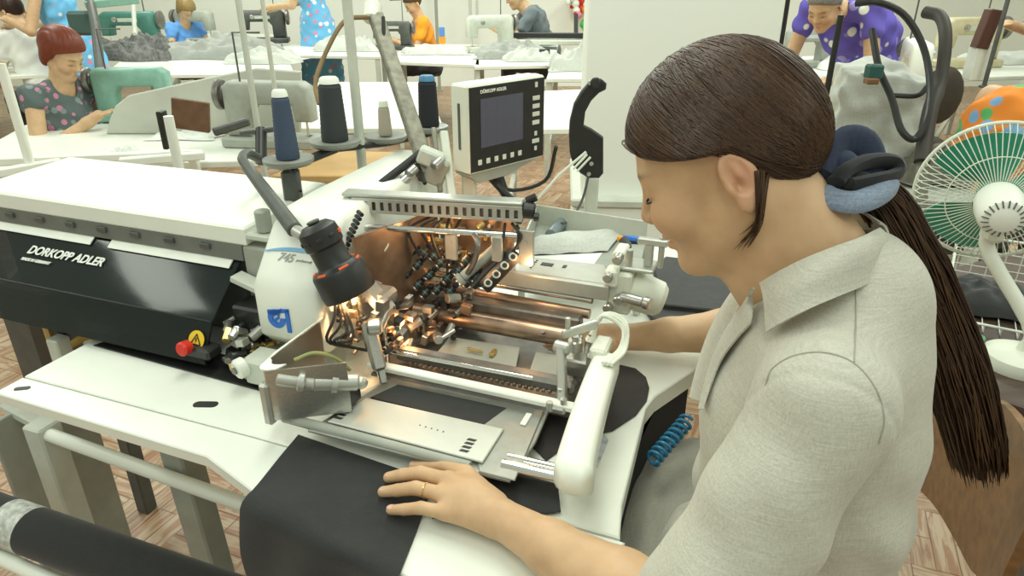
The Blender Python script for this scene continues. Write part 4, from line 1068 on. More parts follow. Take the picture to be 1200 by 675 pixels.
nt.links.new(br.outputs['Color'], bs.inputs['Base Color']); bs.inputs['Roughness'].default_value = .2; bs.inputs['Emission Color'].default_value = (.07,.07,.095,1); bs.inputs['Emission Strength'].default_value = .4
b = MB(FP); b.box((.086, .0925, .0020), (.112, .090, .0012), .0004); P('screen', b, m_scr, cp)
kk = [(.179,.905,.007,.010)]+[(.179,1-f,.020,.0085) for f in (.25,.345,.44,.54)]+[(.179,1-.675,.007,.009),(.179,1-.766,.020,.0085),(.179,1-.858,.007,.009)]
for x, fy, sx, sy in kk: MB(FP).box((x, fy*PH, .0022), (sx, sy, .002), .0006).build('key', m_cream, cp)
for k in range(6): MB(FP).box((.026+k*.0215, .021, .0022), (.0095, .010, .002), .0006).build('key', m_cream, cp)
text_mesh('lettering', 'D\u00dcRKOPP ADLER', .0085, FP @ Matrix.Translation((.030,.1475,.0019)), m_text, cp, bold=.0002)
b = MB(FP); b.box((-.0008, .088, -.024), (.0016, .085, .006), .0004); P('side_slot', b, m_dgray, cp)
b = MB(FP); b.prism([(.0,.0),(.19,.0),(.11,-.022),(.03,-.022)], -.044, -.006, bev=.002); P('mount', b, m_gray, cp)
b = MB(); q = P0+a_*.03-n_*.035; b.box((q.x, q.y, q.z-.12), (.028,.028,.28), .004); P('post', b, m_lgray, cp)
q2 = P0+a_*.10-n_*.03
MB().tube(spline([q2, q2+Vector((.02,.02,-.06)), q2+Vector((.10,.05,-.05)), q2+Vector((.12,.02,.03))], 16), .004, 8).build('cable', m_rubber, cp)
for k in range(3):
    MB().tube(spline([q2+Vector((-.02+.012*k,0,-.02)), q2+Vector((.03,-.02,-.07-.01*k)), q2+Vector((.05,.0,-.09)), q2+Vector((.045,.02,-.13))], 14), .008, 8).build('cable_bundle', m_black, cp)

# ================================================================== thread stand and cones
ts = thing('thread_stand', 'grey thread stand with four round trays and a tall pole', 'thread stand', D(424,190,1.45)*1.0)
pb = D(424,190,1.46); m_tray = pm('tray_grey', (.24,.25,.22), .45, var=.1)
MB().cyl((pb.x,pb.y,.84),(pb.x,pb.y,2.25),.010,seg=16).build('pole', m_lgray, ts)
trays = [((338,187,1.30),.047),((393,166,1.39),.050),((452,160,1.50),.046),((503,149,1.60),.044)]
for (x, y, t), r in trays:
    c = D(x, y, t); MB().lathe([(0,-.008),(r*.9,-.008),(r,-.003),(r,.003),(r*.9,.004),(r*.3,.001),(0,.001)], c, (0,0,1), 28).build('tray', m_tray, ts)
    MB().cyl(c, c+Vector((0,0,.05)), .004, seg=10).build('spindle', m_dgray, ts)
cs = [D(*a[0])-Vector((0,0,.014)) for a in trays]
for p, q in zip(cs, cs[1:]): MB().bar(p, q, .022, .012, .003).build('crossbar', m_black, ts)
c = cs[0]; MB().box(c+Vector((0,0,-.035)), (.03,.03,.06), .004).build('socket', m_dgray, ts)
q = D(308,150,1.36); MB().bar(D(282,156,1.36), D(328,150,1.36), .02, .010, .002).build('guide_bar', m_dgray, ts)
MB().cyl(D(306,152,1.36), D(306,190,1.33), .011, seg=14).build('guide_post', m_black, ts)
MB().tube(spline([D(338,190,1.29), D(345,206,1.27), D(352,224,1.25)], 8), .0035, 8).build('cable', m_rubber, ts)
def cone(name, px, py, t, h, r0, r1, mat, top, label):
    c = D(px, py, t); c.z += .004; k = thing(name, label, 'thread', c, 0, 'thread cones on the stand')
    pr = [(0,0),(r0,0)]
    for i in range(25):
        f = i/24; pr += [(r0+(r1-r0)*f+.0006*(i % 2), .004+(h-.008)*f)]
    MB().lathe(pr+[(r1*.8,h),(0,h)], c, (0,0,1), 28).build('thread_winding', mat, k, angle=60)
    MB().lathe([(r1*.95,h),(r1*.85,h+.009),(r1*.7,h+.012),(0,h+.012)], c, (0,0,1), 24).build('cone_tip', top, k)
m_tblue = pm('blue_thread', (.050,.075,.125), .7, var=.2, scale=300, stretch=(1,1,8)); m_tdark = pm('charcoal_thread', (.035,.042,.045), .7, var=.25, scale=300, stretch=(1,1,8))
m_tblk = pm('black_thread', (.012,.014,.02), .7, var=.25, scale=300, stretch=(1,1,8)); m_tbei = pm('beige_thread', (.42,.38,.30), .7, var=.15, scale=300, stretch=(1,1,8))
cone('thread_cone', 338,187,1.30,.112,.0215,.0155,m_tblue,m_white,'dark blue thread cone, nearest on the thread stand')
cone('thread_cone', 393,166,1.39,.110,.0265,.0215,m_tdark,m_white,'charcoal thread cone with white tip next to the tall pole')
cone('thread_cone', 452,160,1.50,.060,.0145,.0115,m_tbei,m_cream,'small beige thread cone behind the leaning grey bar')
cone('thread_cone', 503,149,1.60,.100,.0235,.0200,m_tblk,pm('blue_cap', (.06,.20,.36), .4),'black thread cone with blue tip beside the control panel')
# leaning bar with its clamp
ip = thing('leaning_bar', 'weathered grey leaning bar with clamp and brown cord', 'bar', D(500,195,1.33))
m_weather = pm('weathered_metal', (.25,.24,.19), .6, var=.3, scale=60, metal=.3)
MB().bar(D(503,205,1.335), D(440,18,1.50), .030, .024, .003).build('bar', m_weather, ip)
MB().cyl(D(441,24,1.50)+Vector((-.01,0,0)), D(437,5,1.51), .020, seg=16, bev=.003).build('top_collar', m_white, ip)
MB().tube(spline([D(432,20,1.49), D(405,24,1.48), D(385,55,1.46), D(370,95,1.45), D(374,122,1.44)], 24), .005, 8).build('cord', pm('brown_cord', (.25,.17,.08), .7, var=.2), ip)
MB().tube(spline([D(449,20,1.47), D(452,60,1.46), D(470,110,1.44), D(490,190,1.34), D(498,215,1.30)], 20), .004, 8).build('black_cable', m_rubber, ip)
for k, (x, y, w, h) in enumerate(((505,185,.05,.03),(512,200,.04,.05),(492,200,.03,.03))):
    MB().box(D(x,y,1.33+.01*k), (w,.04,h), .004, Matrix.Rotation(.4, 3, 'Y')).build('clamp_block', (m_lgray, m_gray, m_dgray)[k], ip)
for x, y in ((478,205),(508,196),(470,215)): MB().cyl(D(x,y,1.30), D(x+9,y-8,1.31), .010, seg=14, bev=.002).build('clamp_screw', m_steel, ip)
MB().bar(D(446,216,1.28), D(495,178,1.33), .014, .012, .002).build('tension_arm', m_black, ip)
MB().bar(D(520,155,1.36), D(530,232,1.32), .016, .016, .002).build('strut', m_lgray, ip)
MB().bar(D(508,150,1.37), D(516,225,1.33), .010, .010, .002).build('strut', m_weather, ip)

# ================================================================== curved black handle, tray with tools
def yplane(px, py, Y): d = ray(px, py); return Vector((0,0,CH))+d*(Y/d.y)
lv = thing('curved_lever', 'black curved lever plate with pale rods before the white pillar', 'lever', yplane(690,210,1.6))
out = [(690,98),(697,93),(705,93),(711,98),(710,105),(702,109),(693,118),(686,131),(684,147),(694,152),(707,161),(707,203),(702,209),(690,209),(680,203),(672,194),(668,180),(667,160),(668,142),(673,122),(681,108)]
P3 = [yplane(x, y, 1.6) for x, y in out]
b = MB(); b.prism([(p.x, p.z) for p in P3], -1.62, -1.598, Matrix(((1,0,0,0),(0,0,-1,0),(0,1,0,0),(0,0,0,1))), bev=.003); lvp = P('lever_plate', b, m_black, lv)
b = MB(); b.cyl(yplane(698,97,1.6), yplane(698,97,1.585), .012, seg=18, bev=.003); P('grip', b, m_black, lv)
for a in ((693,192),(690,204),(691,97)):
    MB().cyl(yplane(*a,1.6), yplane(*a,1.59), .005, seg=12, bev=.001).build('screw', m_steel, lvp)
for k in range(2): MB().tube([yplane(688+4*k,181+3*k,1.58), yplane(672+4*k,198+3*k,1.57)], .0028, 8).build('pin', m_cream, lv)
MB().tube([yplane(687,178,1.585), yplane(655,205,1.575), yplane(622,243,1.55)], .0035, 8).build('rod', m_cream, lv)
q = yplane(694,207,1.61); MB().box((q.x, q.y, (q.z+TZ)/2), (.03,.03,q.z-TZ), .003).build('post', m_lgray, lv)
MB().tube(spline([yplane(690,205,1.60), yplane(682,235,1.58), yplane(668,258,1.55), yplane(658,262,1.5)], 14), .003, 8).build('cable', m_dgray, lv)

ZT = .90
tray = thing('parts_tray', 'grey metal tray with raised back rim behind the machine', 'tray', Z(690,285,TZ))
q = [Z(x, y, ZT) for x, y in ((608,310),(628,262),(757,283),(748,322))]
b = MB(); b.prism([(p.x, p.y) for p in q], ZT-.006, ZT, bev=.0015); P('tray_floor', b, m_gray, tray)
tp_ = [Vector((p.x, p.y, ZT+.045)) for p in (q[1], q[2])]
b = MB(); b.bar((q[1]+tp_[0])/2, (q[2]+tp_[1])/2, .004, .05, .001); P('rim', b, m_lgray, tray)
b = MB(); b.bar((q[0]+q[1])/2*.5+q[0]*.5+Vector((0,0,.018)), q[1]+Vector((0,0,.018)), .004, .04, .001); P('rim', b, m_lgray, tray)
for p in q: MB().box((p.x*.97+.006, p.y*.985, (ZT+TZ)/2), (.014,.014,ZT-TZ-.006), .002).build('foot', m_lgray, tray)
def pz(px, py, z): p = Z(px, py, z); return p
# cloth, paper and tools in the tray
G = []
for i in range(20):
    s = i/19; row = []
    for j in range(14):
        t = j/13; a = pz(622,282,ZT).lerp(pz(735,270,ZT), s); c = pz(618,301,ZT).lerp(pz(712,296,ZT), s); p = a.lerp(c, t)
        p.z = ZT+.004+.022*math.sin(PI*t)**.6*(.65+.35*math.sin(3*s+.4))*min(1, s*8+.2, (1-s)*8+.2)+.0015*math.sin(17*s+5*t); row.append(p)
    G.append(row)
tag(MB().sheet(G, .0015).build('white_cloth', f_lgrey, None, angle=80), 'white folded cloth lying in the grey tray', 'cloth')
q = [pz(x, y, ZT+.002) for x, y in ((616,300),(706,296),(690,318),(612,312))]
b = MB(); b.prism([(p.x, p.y) for p in q], ZT+.0004, ZT+.0016)
tag(b.build('paper_sheet', pm('white_paper', (.82,.84,.80), .6, var=.02)), 'white paper sheet at the front of the tray', 'paper')
hm = thing('grey_case', 'blue-grey rounded case at the corner of the tray', 'case', pz(650,268,ZT))
c = pz(645,276,ZT+.012); d = pz(660,259,ZT+.012); MB().tube(spline([c, c.lerp(d,.1), c.lerp(d,.5), c.lerp(d,.9), d],16), [.003]+[.0135]*14+[.003], 14).build('case_body', pm('blue_grey_plastic', (.17,.21,.23), .3, var=.1), hm)
MB().ball(c.lerp(d,.25)+Vector((0,-.008,.010)), (.004,.004,.002), 10).build('button', m_lgray, hm)
sc = thing('scissors', 'orange-handled scissors lying in the tray beside the cloth', 'scissors', pz(690,264,ZT))
MB().tube(spline([pz(660,261,ZT+.012), pz(672,259,ZT+.013), pz(690,264,ZT+.012), pz(705,268,ZT+.010)],14), [.007,.008,.0085,.009,.009,.009,.0085,.008,.007,.006,.005,.004,.0035,.003], 10, flat=.6).build('handle', m_orange, sc)
b = MB(); b.bar(pz(703,268,ZT+.010), pz(722,274,ZT+.008), .007, .002, .0005); P('blade', b, m_chrome, sc)
kn = thing('thread_snips', 'blue thread snips with orange tip behind the end block', 'snips', pz(735,278,ZT))
z_ = 1.0
MB().tube(spline([D(728,279,1.38), D(738,279,1.37), D(750,281,1.36)],8), .006, 10, flat=.7).build('handle', m_blue, kn)
MB().ball(D(727,280,1.375), .0075, 12).build('tip', m_orange, kn)
MB().tube([D(736,283,1.375), D(752,284,1.365)], .005, 8).build('grip', m_rubber, kn)

# ================================================================== fabric roll, pipe, hose and floor clutter low on the left
rl = thing('fabric_roll', 'black fabric roll with pale paper band below the rail', 'fabric roll', ZM(80,640,.5)*1.0)
rl.matrix_basis = Matrix.Translation(MM @ ZM(80,640,.5)); r0, r1 = ZM(-120,565,.5), ZM(330,740,.5); r1.y = r0.y
MB(MM).cyl(r0, r1, .044, seg=36, bev=.004).build('roll', f_black, rl)
MB(MM).cyl(r0, r1+(r1-r0)*.02, .014, seg=16).build('core', m_gray, rl)
ba, bb = ZM(14,612,.5), ZM(38,624,.5); ba.y = bb.y = r0.y
MB(MM).cyl(ba, bb, .0447, seg=36).build('paper_band', pm('pale_band', (.50,.52,.48), .7, var=.35, scale=90), rl)
pp = tag(MB(MM).tube([ZM(-60,625,.45), ZM(120,708,.45)], .014, 18).build('support_pipe', m_white), 'white support pipe in the bottom corner below the fabric roll', 'pipe')
b = MB(); c = Z(78,612,.02); b.box(c, (.16,.10,.05), .01, Matrix.Rotation(.5,3,'Z')); fs_ = tag(b.build('foot_switch', m_dsteel), 'dark foot switch with red button on the parquet floor', 'switch')
b = MB(); b.cyl(Z(94,612,.045), Z(94,612,.045)+Vector((0,0,.02)), .02, seg=16, bev=.003); b.build('red_button', m_red, fs_)
# blue coiled air hose under the right edge of the table
p, q = D(764,540,1.05), D(806,492,1.10); b = MB(); n = 150; dirv = (q-p); L = dirv.length; u_ = dirv.normalized(); e1 = u_.orthogonal().normalized(); e2 = u_.cross(e1)
b.tube([p+dirv*(i/n)+(e1*math.cos(i/n*2*PI*9)+e2*math.sin(i/n*2*PI*9))*.011 for i in range(n+1)], .0028, 7)
ho = b.build('coiled_hose', pm('blue_hose', (.03,.20,.36), .35, var=.1)); tag(ho, 'blue coiled air hose hanging under the right table edge', 'hose')

# ================================================================== fan, wire basket and its shelf behind the chair
TB = .70
sb = thing('side_shelf', 'dark brown shelf carrying the wire basket and the fan', 'shelf', Z(1190,400,0))
b = MB(); q = [Z(x, y, TB) for x, y in ((1060,330),(1100,410),(1155,462),(1330,520),(1330,330),(1200,290))]
b.prism([(p.x, p.y) for p in q], TB-.025, TB, bev=.003); P('shelf_board', b, pm('dark_brown_wood', (.07,.045,.032), .5, var=.3, scale=8, stretch=(1,8,8)), sb)
for x, y in ((1110,372),(1290,470),(1220,330)): p = Z(x, y, TB); MB().box((p.x, p.y, TB/2-.012), (.04,.04,TB-.025), .003).build('leg', m_dsteel, sb)
bk_ = thing('wire_basket', 'white wire basket holding dark folded cloth', 'basket', Z(1150,370,TB))
A = Z(1106,371,TB+.02); dB = (Z(1200,390,TB+.02)-A); B_ = A+dB*1.9; u_ = (B_-A).normalized(); Ln = (B_-A).length; w_ = Vector((-u_.y, u_.x, 0))
dep = .27; ht = .10
def bp(x, y, z): return A+u_*x+w_*y+Vector((0,0,z))
rim = []
MB().tube([bp(0,0,.0),bp(Ln,0,.0)], .0032, 8).build('front_rail', m_white, bk_)
MB().tube([bp(0,dep,ht+.02),bp(Ln,dep,ht+.02)], .0032, 8).build('top_rail', m_white, bk_)
MB().tube([bp(0,0,0),bp(0,dep,ht+.02)], .0032, 8).build('side_rail', m_white, bk_)
MB().tube([bp(0,dep,-.015),bp(Ln,dep,-.015)], .0026, 8).build('bottom_rail', m_white, bk_)
for k in range(5):
    z = .0+.021*k; MB().tube([bp(0,dep,z),bp(Ln,dep,z)], .0015, 6).build('wire', m_white, bk_)
for k in range(15):
    x = .015+k*.033
    if x < Ln: MB().tube([bp(x,dep,ht+.02),bp(x,dep,-.015),bp(x,0,-.017),bp(x,0,0)], .0015, 6).build('wire', m_white, bk_)
def heap(name, label, cat, c, sx, sy, h, mat, seed, rz=0, group=None, n=34, rough=.75):
    r = random.Random(seed); W = [(r.uniform(-9,9), r.uniform(-9,9), r.uniform(0,6), r.uniform(.3,1)) for _ in range(7)]; G = []
    F = Matrix.Translation(c) @ Matrix.Rotation(rz, 4, 'Z')
    for i in range(n):
        row = []
        for j in range(n):
            x, y = i/(n-1)*2-1, j/(n-1)*2-1; e = max(0, 1-(abs(x)**3+abs(y)**3))
            f = sum(a*(1-2*abs(math.sin(kx*x*.8+ky*y*.8+ph+.6*math.sin(3*x+ph)))) for kx, ky, ph, a in W)/3.2
            z = h*e**.45*(.72+rough*.55*f)+.001; k = 1+.10*math.sin(5*math.atan2(y, x)+seed)
            row.append(F @ Vector((x*sx/2*k, y*sy/2*k, max(z, .001))))
        G.append(row)
    o = MB().sheet(G, .002).build(name, mat, None, angle=50)
    return tag(o, label, cat, group)
heap('dark_cloth', 'charcoal folded cloth lying in the white wire basket', 'cloth', bp(.085,.16,-.012), .20, .16, .075, f_dark, 4, math.atan2(u_.y,u_.x), rough=.25)
# desk fan seen from behind
fn = thing('desk_fan', 'white desk fan with green blades and wire cage seen from behind', 'fan', Z(1190,430,TB))
hub = D(1172,243,1.40); fx = Vector((.42,.90,.10)).normalized()      # blowing direction, away from the camera
hub2 = hub+fx*.05; R = .150; e1 = fx.cross(Vector((0,0,1))).normalized(); e2 = e1.cross(fx)
def fpnt(r, a, d): return hub2+(e1*math.cos(a)+e2*math.sin(a))*r+fx*d
for d, r_, n_w in ((-.005, R, 64), (.085, R, 40)):
    pass
circ = lambda r, d: [fpnt(r, 2*PI*k/56, d) for k in range(56)]
cg = MB().tube(circ(R,.035), .0042, 8, closed=True).build('cage_ring', m_cream, fn)
wb = [MB(), MB()]
for k in range(72):
    a = 2*PI*k/72; wb[0].tube([fpnt(.045,a,-.018), fpnt(R*.6,a,-.012), fpnt(R*.93,a,.012), fpnt(R,a,.034)], .0011, 5)
wb[0].tube(circ(R*.62,-.011), .0013, 6, closed=True)
for k in range(48):
    a = 2*PI*k/48; wb[1].tube([fpnt(.02,a,.088), fpnt(R*.6,a,.080), fpnt(R*.93,a,.058), fpnt(R,a,.036)], .0011, 5)
g0 = wb[0].build('rear_grille', m_cream, fn); g1 = wb[1].build('front_grille', m_cream, fn)
for k in range(3):
    G = []
    for i in range(12):
        t = i/11; r_ = .03+.105*t; row = []
        for j in range(9):
            s = j/8-.5; a = 2*PI*k/3+s*(1.25+.35*math.sin(PI*t)); row.append(fpnt(r_, a, .03+.028*s*2*(1-.3*t)))
        G.append(row)
    MB().sheet(G, .0018).build('blade', pm('green_blade', (.035,.30,.19), .35, var=.08) if k == 0 else bpy.data.materials['green_blade'], fn, angle=60)
MB().cyl(fpnt(0,0,.02), fpnt(0,0,.055), .032, seg=24, bev=.006).build('blade_hub', bpy.data.materials['green_blade'], fn)
mh = MB().lathe([(0,-.105),(.022,-.104),(.036,-.096),(.044,-.078),(.046,-.03),(.043,.0),(0,.004)], hub2-fx*.015, fx, 32).build('motor_housing', m_white, fn)
for k in range(20):
    a = 2*PI*k/20; c = hub2-fx*.015; p_ = c+(e1*math.cos(a)+e2*math.sin(a))*.026-fx*.1035; q_ = c+(e1*math.cos(a)+e2*math.sin(a))*.038-fx*.0955
    MB().bar(p_, q_, .003, .002, .0004).build('vent_slit', m_dgray, mh)
bs_ = Z(1192,428,TB)
MB().lathe([(0,0),(.068,0),(.07,.012),(.066,.026),(.045,.036),(0,.040)], bs_, (0,0,1), 36).build('base', m_cream, fn)
nk_ = hub2-fx*.055
MB().tube(spline([bs_+Vector((0,0,.03)), bs_+Vector((0,0,.09)), nk_+Vector((0,0,-.09)), nk_+Vector((0,0,-.035))], 12), .014, 14).build('neck', m_cream, fn)
MB().box(nk_+Vector((0,0,-.045)), (.035,.045,.05), .008).build('tilt_joint', m_cream, fn)
# clear bag and small jar beside the basket
jr = thing('small_jar', 'small white jar with green lid on the dark shelf beside the fan', 'jar', Z(1137,412,TB))
MB().lathe([(0,0),(.018,0),(.02,.004),(.02,.028),(.017,.032),(0,.032)], Z(1137,414,TB), (0,0,1), 20).build('jar_body', m_cream, jr)
MB().lathe([(0,.0325),(.0185,.0325),(.0185,.042),(0,.043)], Z(1137,414,TB), (0,0,1), 20).build('lid', pm('green_lid', (.03,.28,.12), .4), jr)
bg_ = heap('clear_bag', 'crumpled clear plastic bag in the basket below the fan motor', 'bag', bp(.235,.10,-.012), .12, .14, .13, pm('clear_film', (.75,.78,.72), .15, alpha=.45), 9, rough=.6)
# dark drive cabinet under the hood's left end
cbn = thing('drive_cabinet', 'dark drive cabinet with grey panel under the left end of the smoked hood', 'cabinet', M(-.72,.32,.46))
MB(MM).box((-.74,.33,.63), (.44,.24,.34), .01).build('cabinet_body', m_dgray, cbn)
MB(MM).box((-.62,.207,.70), (.16,.006,.14), .003).build('panel', m_lgray, cbn)
MB(MM).box((-.80,.205,.66), (.10,.02,.16), .006).build('motor_cover', m_black, cbn)
for x in (-.92,-.74): MB(MM).box((x,.40,.23), (.04,.04,.46), .004).build('leg', m_dgray, cbn)
MB(MM).tube(spline([(-.78,.19,.75),(-.70,.15,.72),(-.62,.17,.76),(-.55,.16,.74)], 16), .008, 8).build('cable', pm('ochre_cable', (.45,.28,.04), .5), cbn)
# ================================================================== room shell
def plank_floor():
    m, nt, b = nodes_of('parquet_print'); N = nt.nodes; L = nt.links
    tc = N.new('ShaderNodeTexCoord'); mp = N.new('ShaderNodeMapping'); mp.inputs['Rotation'].default_value = (0,0,math.radians(22)); L.new(tc.outputs['Object'], mp.inputs['Vector'])
    sx = N.new('ShaderNodeMapping'); sx.inputs['Rotation'].default_value = (0,0,PI/2); L.new(mp.outputs['Vector'], sx.inputs['Vector'])
    cols = []
    for v in (mp, sx):
        br = N.new('ShaderNodeTexBrick'); br.inputs['Scale'].default_value = 1; br.inputs['Brick Width'].default_value = .24; br.inputs['Row Height'].default_value = .06; br.inputs['Mortar Size'].default_value = .0022; br.offset = .5
        br.inputs['Color1'].default_value = (.42,.29,.18,1); br.inputs['Color2'].default_value = (.54,.43,.30,1); br.inputs['Mortar'].default_value = (.25,.14,.08,1)
        L.new(v.outputs['Vector'], br.inputs['Vector'])
        st = N.new('ShaderNodeMapping'); st.inputs['Scale'].default_value = (3, 26, 1); L.new(v.outputs['Vector'], st.inputs['Vector'])
        nz = N.new('ShaderNodeTexNoise'); nz.inputs['Scale'].default_value = 2.2; nz.inputs['Detail'].default_value = 4; nz.inputs['Distortion'].default_value = 1.2; L.new(st.outputs['Vector'], nz.inputs['Vector'])
        rp = N.new('ShaderNodeValToRGB'); rp.color_ramp.elements[0].position = .42; rp.color_ramp.elements[1].position = .56; rp.color_ramp.elements[0].color = (.62,.34,.22,1); rp.color_ramp.elements[1].color = (1,1,1,1)
        L.new(nz.outputs['Fac'], rp.inputs['Fac'])
        mx = N.new('ShaderNodeMix'); mx.data_type = 'RGBA'; mx.blend_type = 'MULTIPLY'; mx.inputs['Factor'].default_value = .75
        L.new(br.outputs['Color'], mx.inputs['A']); L.new(rp.outputs['Color'], mx.inputs['B']); cols.append(mx)
    ck = N.new('ShaderNodeTexChecker'); ck.inputs['Scale'].default_value = 1/.24; L.new(mp.outputs['Vector'], ck.inputs['Vector'])
    mx = N.new('ShaderNodeMix'); mx.data_type = 'RGBA'; L.new(ck.outputs['Fac'], mx.inputs['Factor']); L.new(cols[0].outputs['Result'], mx.inputs['A']); L.new(cols[1].outputs['Result'], mx.inputs['B'])
    L.new(mx.outputs['Result'], b.inputs['Base Color']); b.inputs['Roughness'].default_value = .4
    return m
m_wall = pm('painted_wall', (.90,.93,.85), .8, var=.015, scale=2)
RX0, RX1, RY0, RY1, RH = -7.0, 7.0, -2.5, 9.8, 3.4
struct(MB().box(((RX0+RX1)/2, (RY0+RY1)/2, -.05), (RX1-RX0+.3, RY1-RY0+.3, .1), .001).build('floor', plank_floor()))
struct(MB().box(((RX0+RX1)/2, RY1+.06, RH/2), (RX1-RX0+.3, .12, RH), .001).build('wall_back', m_wall))
struct(MB().box((RX0-.06, (RY0+RY1)/2, RH/2), (.12, RY1-RY0, RH), .001).build('wall_left', m_wall))
struct(MB().box((RX1+.06, (RY0+RY1)/2, RH/2), (.12, RY1-RY0, RH), .001).build('wall_right', m_wall))
# white pillar with a wider lower part
c = (yplane(700,100,2.3)+yplane(917,100,2.3))/2; wd = (yplane(917,100,2.3)-yplane(700,100,2.3)).length
R12 = Matrix.Rotation(math.radians(-4), 3, 'Z')
struct(MB().box((c.x-.02, 2.3+.25, 1.7), (wd, .5, 3.4), .004, R12).build('wall_pillar', m_wall))
struct(MB().box((c.x-.02, 2.3+.235, .355), (wd+.05, .56, .71), .006, R12).build('trim_1', m_wall))
struct(MB().box((c.x-.02, 2.3+.235, .725), (wd+.07, .58, .03), .006, R12).build('trim_2', m_lgray))

# ================================================================== people at work in the background
def floral(name, base, c1, c2, sc=28, thr=.32):
    m, nt, b = nodes_of(name); N = nt.nodes; L = nt.links; tc = N.new('ShaderNodeTexCoord')
    prev = None
    for k, (c, s, t) in enumerate(((c1, sc, thr), (c2, sc*.8, thr*.8))):
        v = N.new('ShaderNodeTexVoronoi'); v.inputs['Scale'].default_value = s; mp = N.new('ShaderNodeMapping'); mp.inputs['Location'].default_value = (k*3.3, k*1.7, k)
        L.new(tc.outputs['Object'], mp.inputs['Vector']); L.new(mp.outputs['Vector'], v.inputs['Vector'])
        r = N.new('ShaderNodeValToRGB'); r.color_ramp.elements[0].position = t; r.color_ramp.elements[1].position = t+.04; r.color_ramp.elements[0].color = (1,1,1,1); r.color_ramp.elements[1].color = (0,0,0,1)
        L.new(v.outputs['Distance'], r.inputs['Fac'])
        mx = N.new('ShaderNodeMix'); mx.data_type = 'RGBA'; L.new(r.outputs['Color'], mx.inputs['Factor']); mx.inputs['B'].default_value = (*c, 1)
        if prev is None: mx.inputs['A'].default_value = (*base, 1)
        else: L.new(prev.outputs['Result'], mx.inputs['A'])
        prev = mx
    L.new(prev.outputs['Result'], b.inputs['Base Color']); b.inputs['Roughness'].default_value = .85
    return m
def worker(label, head, yaw, cloth, hairc, seated=True, lean=12., pitch=30., arms=None, sleeve=.35, res=.0075, hair_style='short', skirt=None, scale=None, spread=.12, straps=False):
    lz = math.radians(lean)
    hipz = .50 if seated else .92
    def tor(x, z): return (x*math.cos(lz)+z*math.sin(lz), hipz-x*math.sin(lz)+z*math.cos(lz))
    def T(x, y, z): a, b_ = tor(x, z); return np.array([a, y, b_])
    hc = T(.045, 0, .70)
    s = scale or max(.85, min(1.12, head.z/hc[2]))
    R = Matrix.Rotation(math.radians(yaw), 4, 'Z'); off_ = R @ Vector((hc[0]*s, 0, 0)); root = Vector((head.x-off_.x, head.y-off_.y, 0))
    X = Matrix.Translation(root) @ R @ Matrix.Scale(s, 4)
    k = thing('person', label, 'person', root, math.radians(yaw))
    hp = math.radians(pitch); Hm = np.array(Matrix.Rotation(hp, 3, 'Y')).astype(np.float32)
    th_ = lambda p: (p-hc.astype(np.float32))@Hm
    sh = [T(.0, sg*.175, .50) for sg in (1, -1)]
    hands = arms or [(.40, .10, .80 if seated else 1.0), (.40, -.10, .80 if seated else 1.0)]
    el = []
    for S_i, Hd, sg in zip(sh, hands, (1, -1)):
        Hd = np.array(Hd); mid = (S_i+Hd)/2; d = np.linalg.norm(Hd-S_i); drop = math.sqrt(max(.02**2, .285**2-(min(d, .55)/2)**2)); el.append(mid+np.array([-.25*drop, sg*.5*drop, -.83*drop]))
    nb = T(.01, 0, .53)
    def body(p):
        d = head_sd(th_(p)); d = smin(d, sd_cap(p, hc+np.array([-.03,0,-.06]), nb, .054, .062), .02)
        d = smin(d, sd_cap(p, sh[0], sh[1], .045, .045), .03); d = smin(d, sd_ell(p, T(.01,0,.36), (.09,.14,.17)), .04)
        for S_i, E_i, Hd, sg in zip(sh, el, hands, (1, -1)):
            Hd = np.array(Hd); fw = (Hd-E_i)/np.linalg.norm(Hd-E_i)
            d = smin(d, chain(p, [S_i, E_i, Hd], (.045,.038,.026), .01), .02)
            d = smin(d, sd_cap(p, Hd, Hd+fw*.07, .030, .026), .015)
            sd = np.cross(fw, [0,0,1]); sd = sd/(np.linalg.norm(sd)+1e-6)
            for q in range(4):
                o_ = sd*(q-1.5)*.019; d = smin(d, sd_cap(p, Hd+fw*.07+o_, Hd+fw*(.155-.012*abs(q-1.4))+o_+np.array([0,0,-.02]), .0095, .0078), .004)
            d = smin(d, sd_cap(p, Hd+fw*.02+sd*sg*-.0, Hd+fw*.085+sd*(-.045*sg), .013, .009), .006)
        if not seated or skirt is not None:
            for sg in (1, -1):
                kx = (.42, .10*sg, .50) if seated else (.02, .09*sg, .48); ft = (.40, .10*sg, .07) if seated else (.0, .09*sg, .07)
                d = smin(d, chain(p, [(0,.09*sg,hipz), kx, ft], (.075,.055,.04), .02), .02); d = smin(d, sd_cap(p, ft, (ft[0]+.13, ft[1], .04), .04, .03), .02)
        return d
    lo = np.array([-.35,-.42,.0]); hi = np.array([.85,.42,hc[2]+.20])
    bd = sdf_mesh('body', body, lo, hi, res, m_skin, k, xf=X)
    me = bd.data; n = len(me.vertices); cc = np.zeros(n*3, np.float32); me.vertices.foreach_get('co', cc); Xi = np.array(X.inverted())
    q = th_((cc.reshape(-1, 3)@Xi[:3,:3].T+Xi[:3, 3]).astype(np.float32)); s3 = np.stack([q[:, 0], np.abs(q[:, 1]), q[:, 2]], 1)
    col = np.zeros((n, 4), np.float32); col[:, 3] = 1
    col[:, 0] = np.clip(gauss(s3, (.093,0,-.069), (.016,.020,.009))*.9+gauss(s3, (.065,.045,-.035), (.03,.025,.025))*.25, 0, 1)
    col[:, 1] = np.clip(gauss(s3, (.080,.032,.014), (.02,.020,.005))*.8+gauss(s3, (.084,.034,-.0135), (.012,.017,.004))*1.1, 0, 1)
    a = me.color_attributes.new('tint', 'FLOAT_COLOR', 'POINT'); a.data.foreach_set('color', col.ravel())
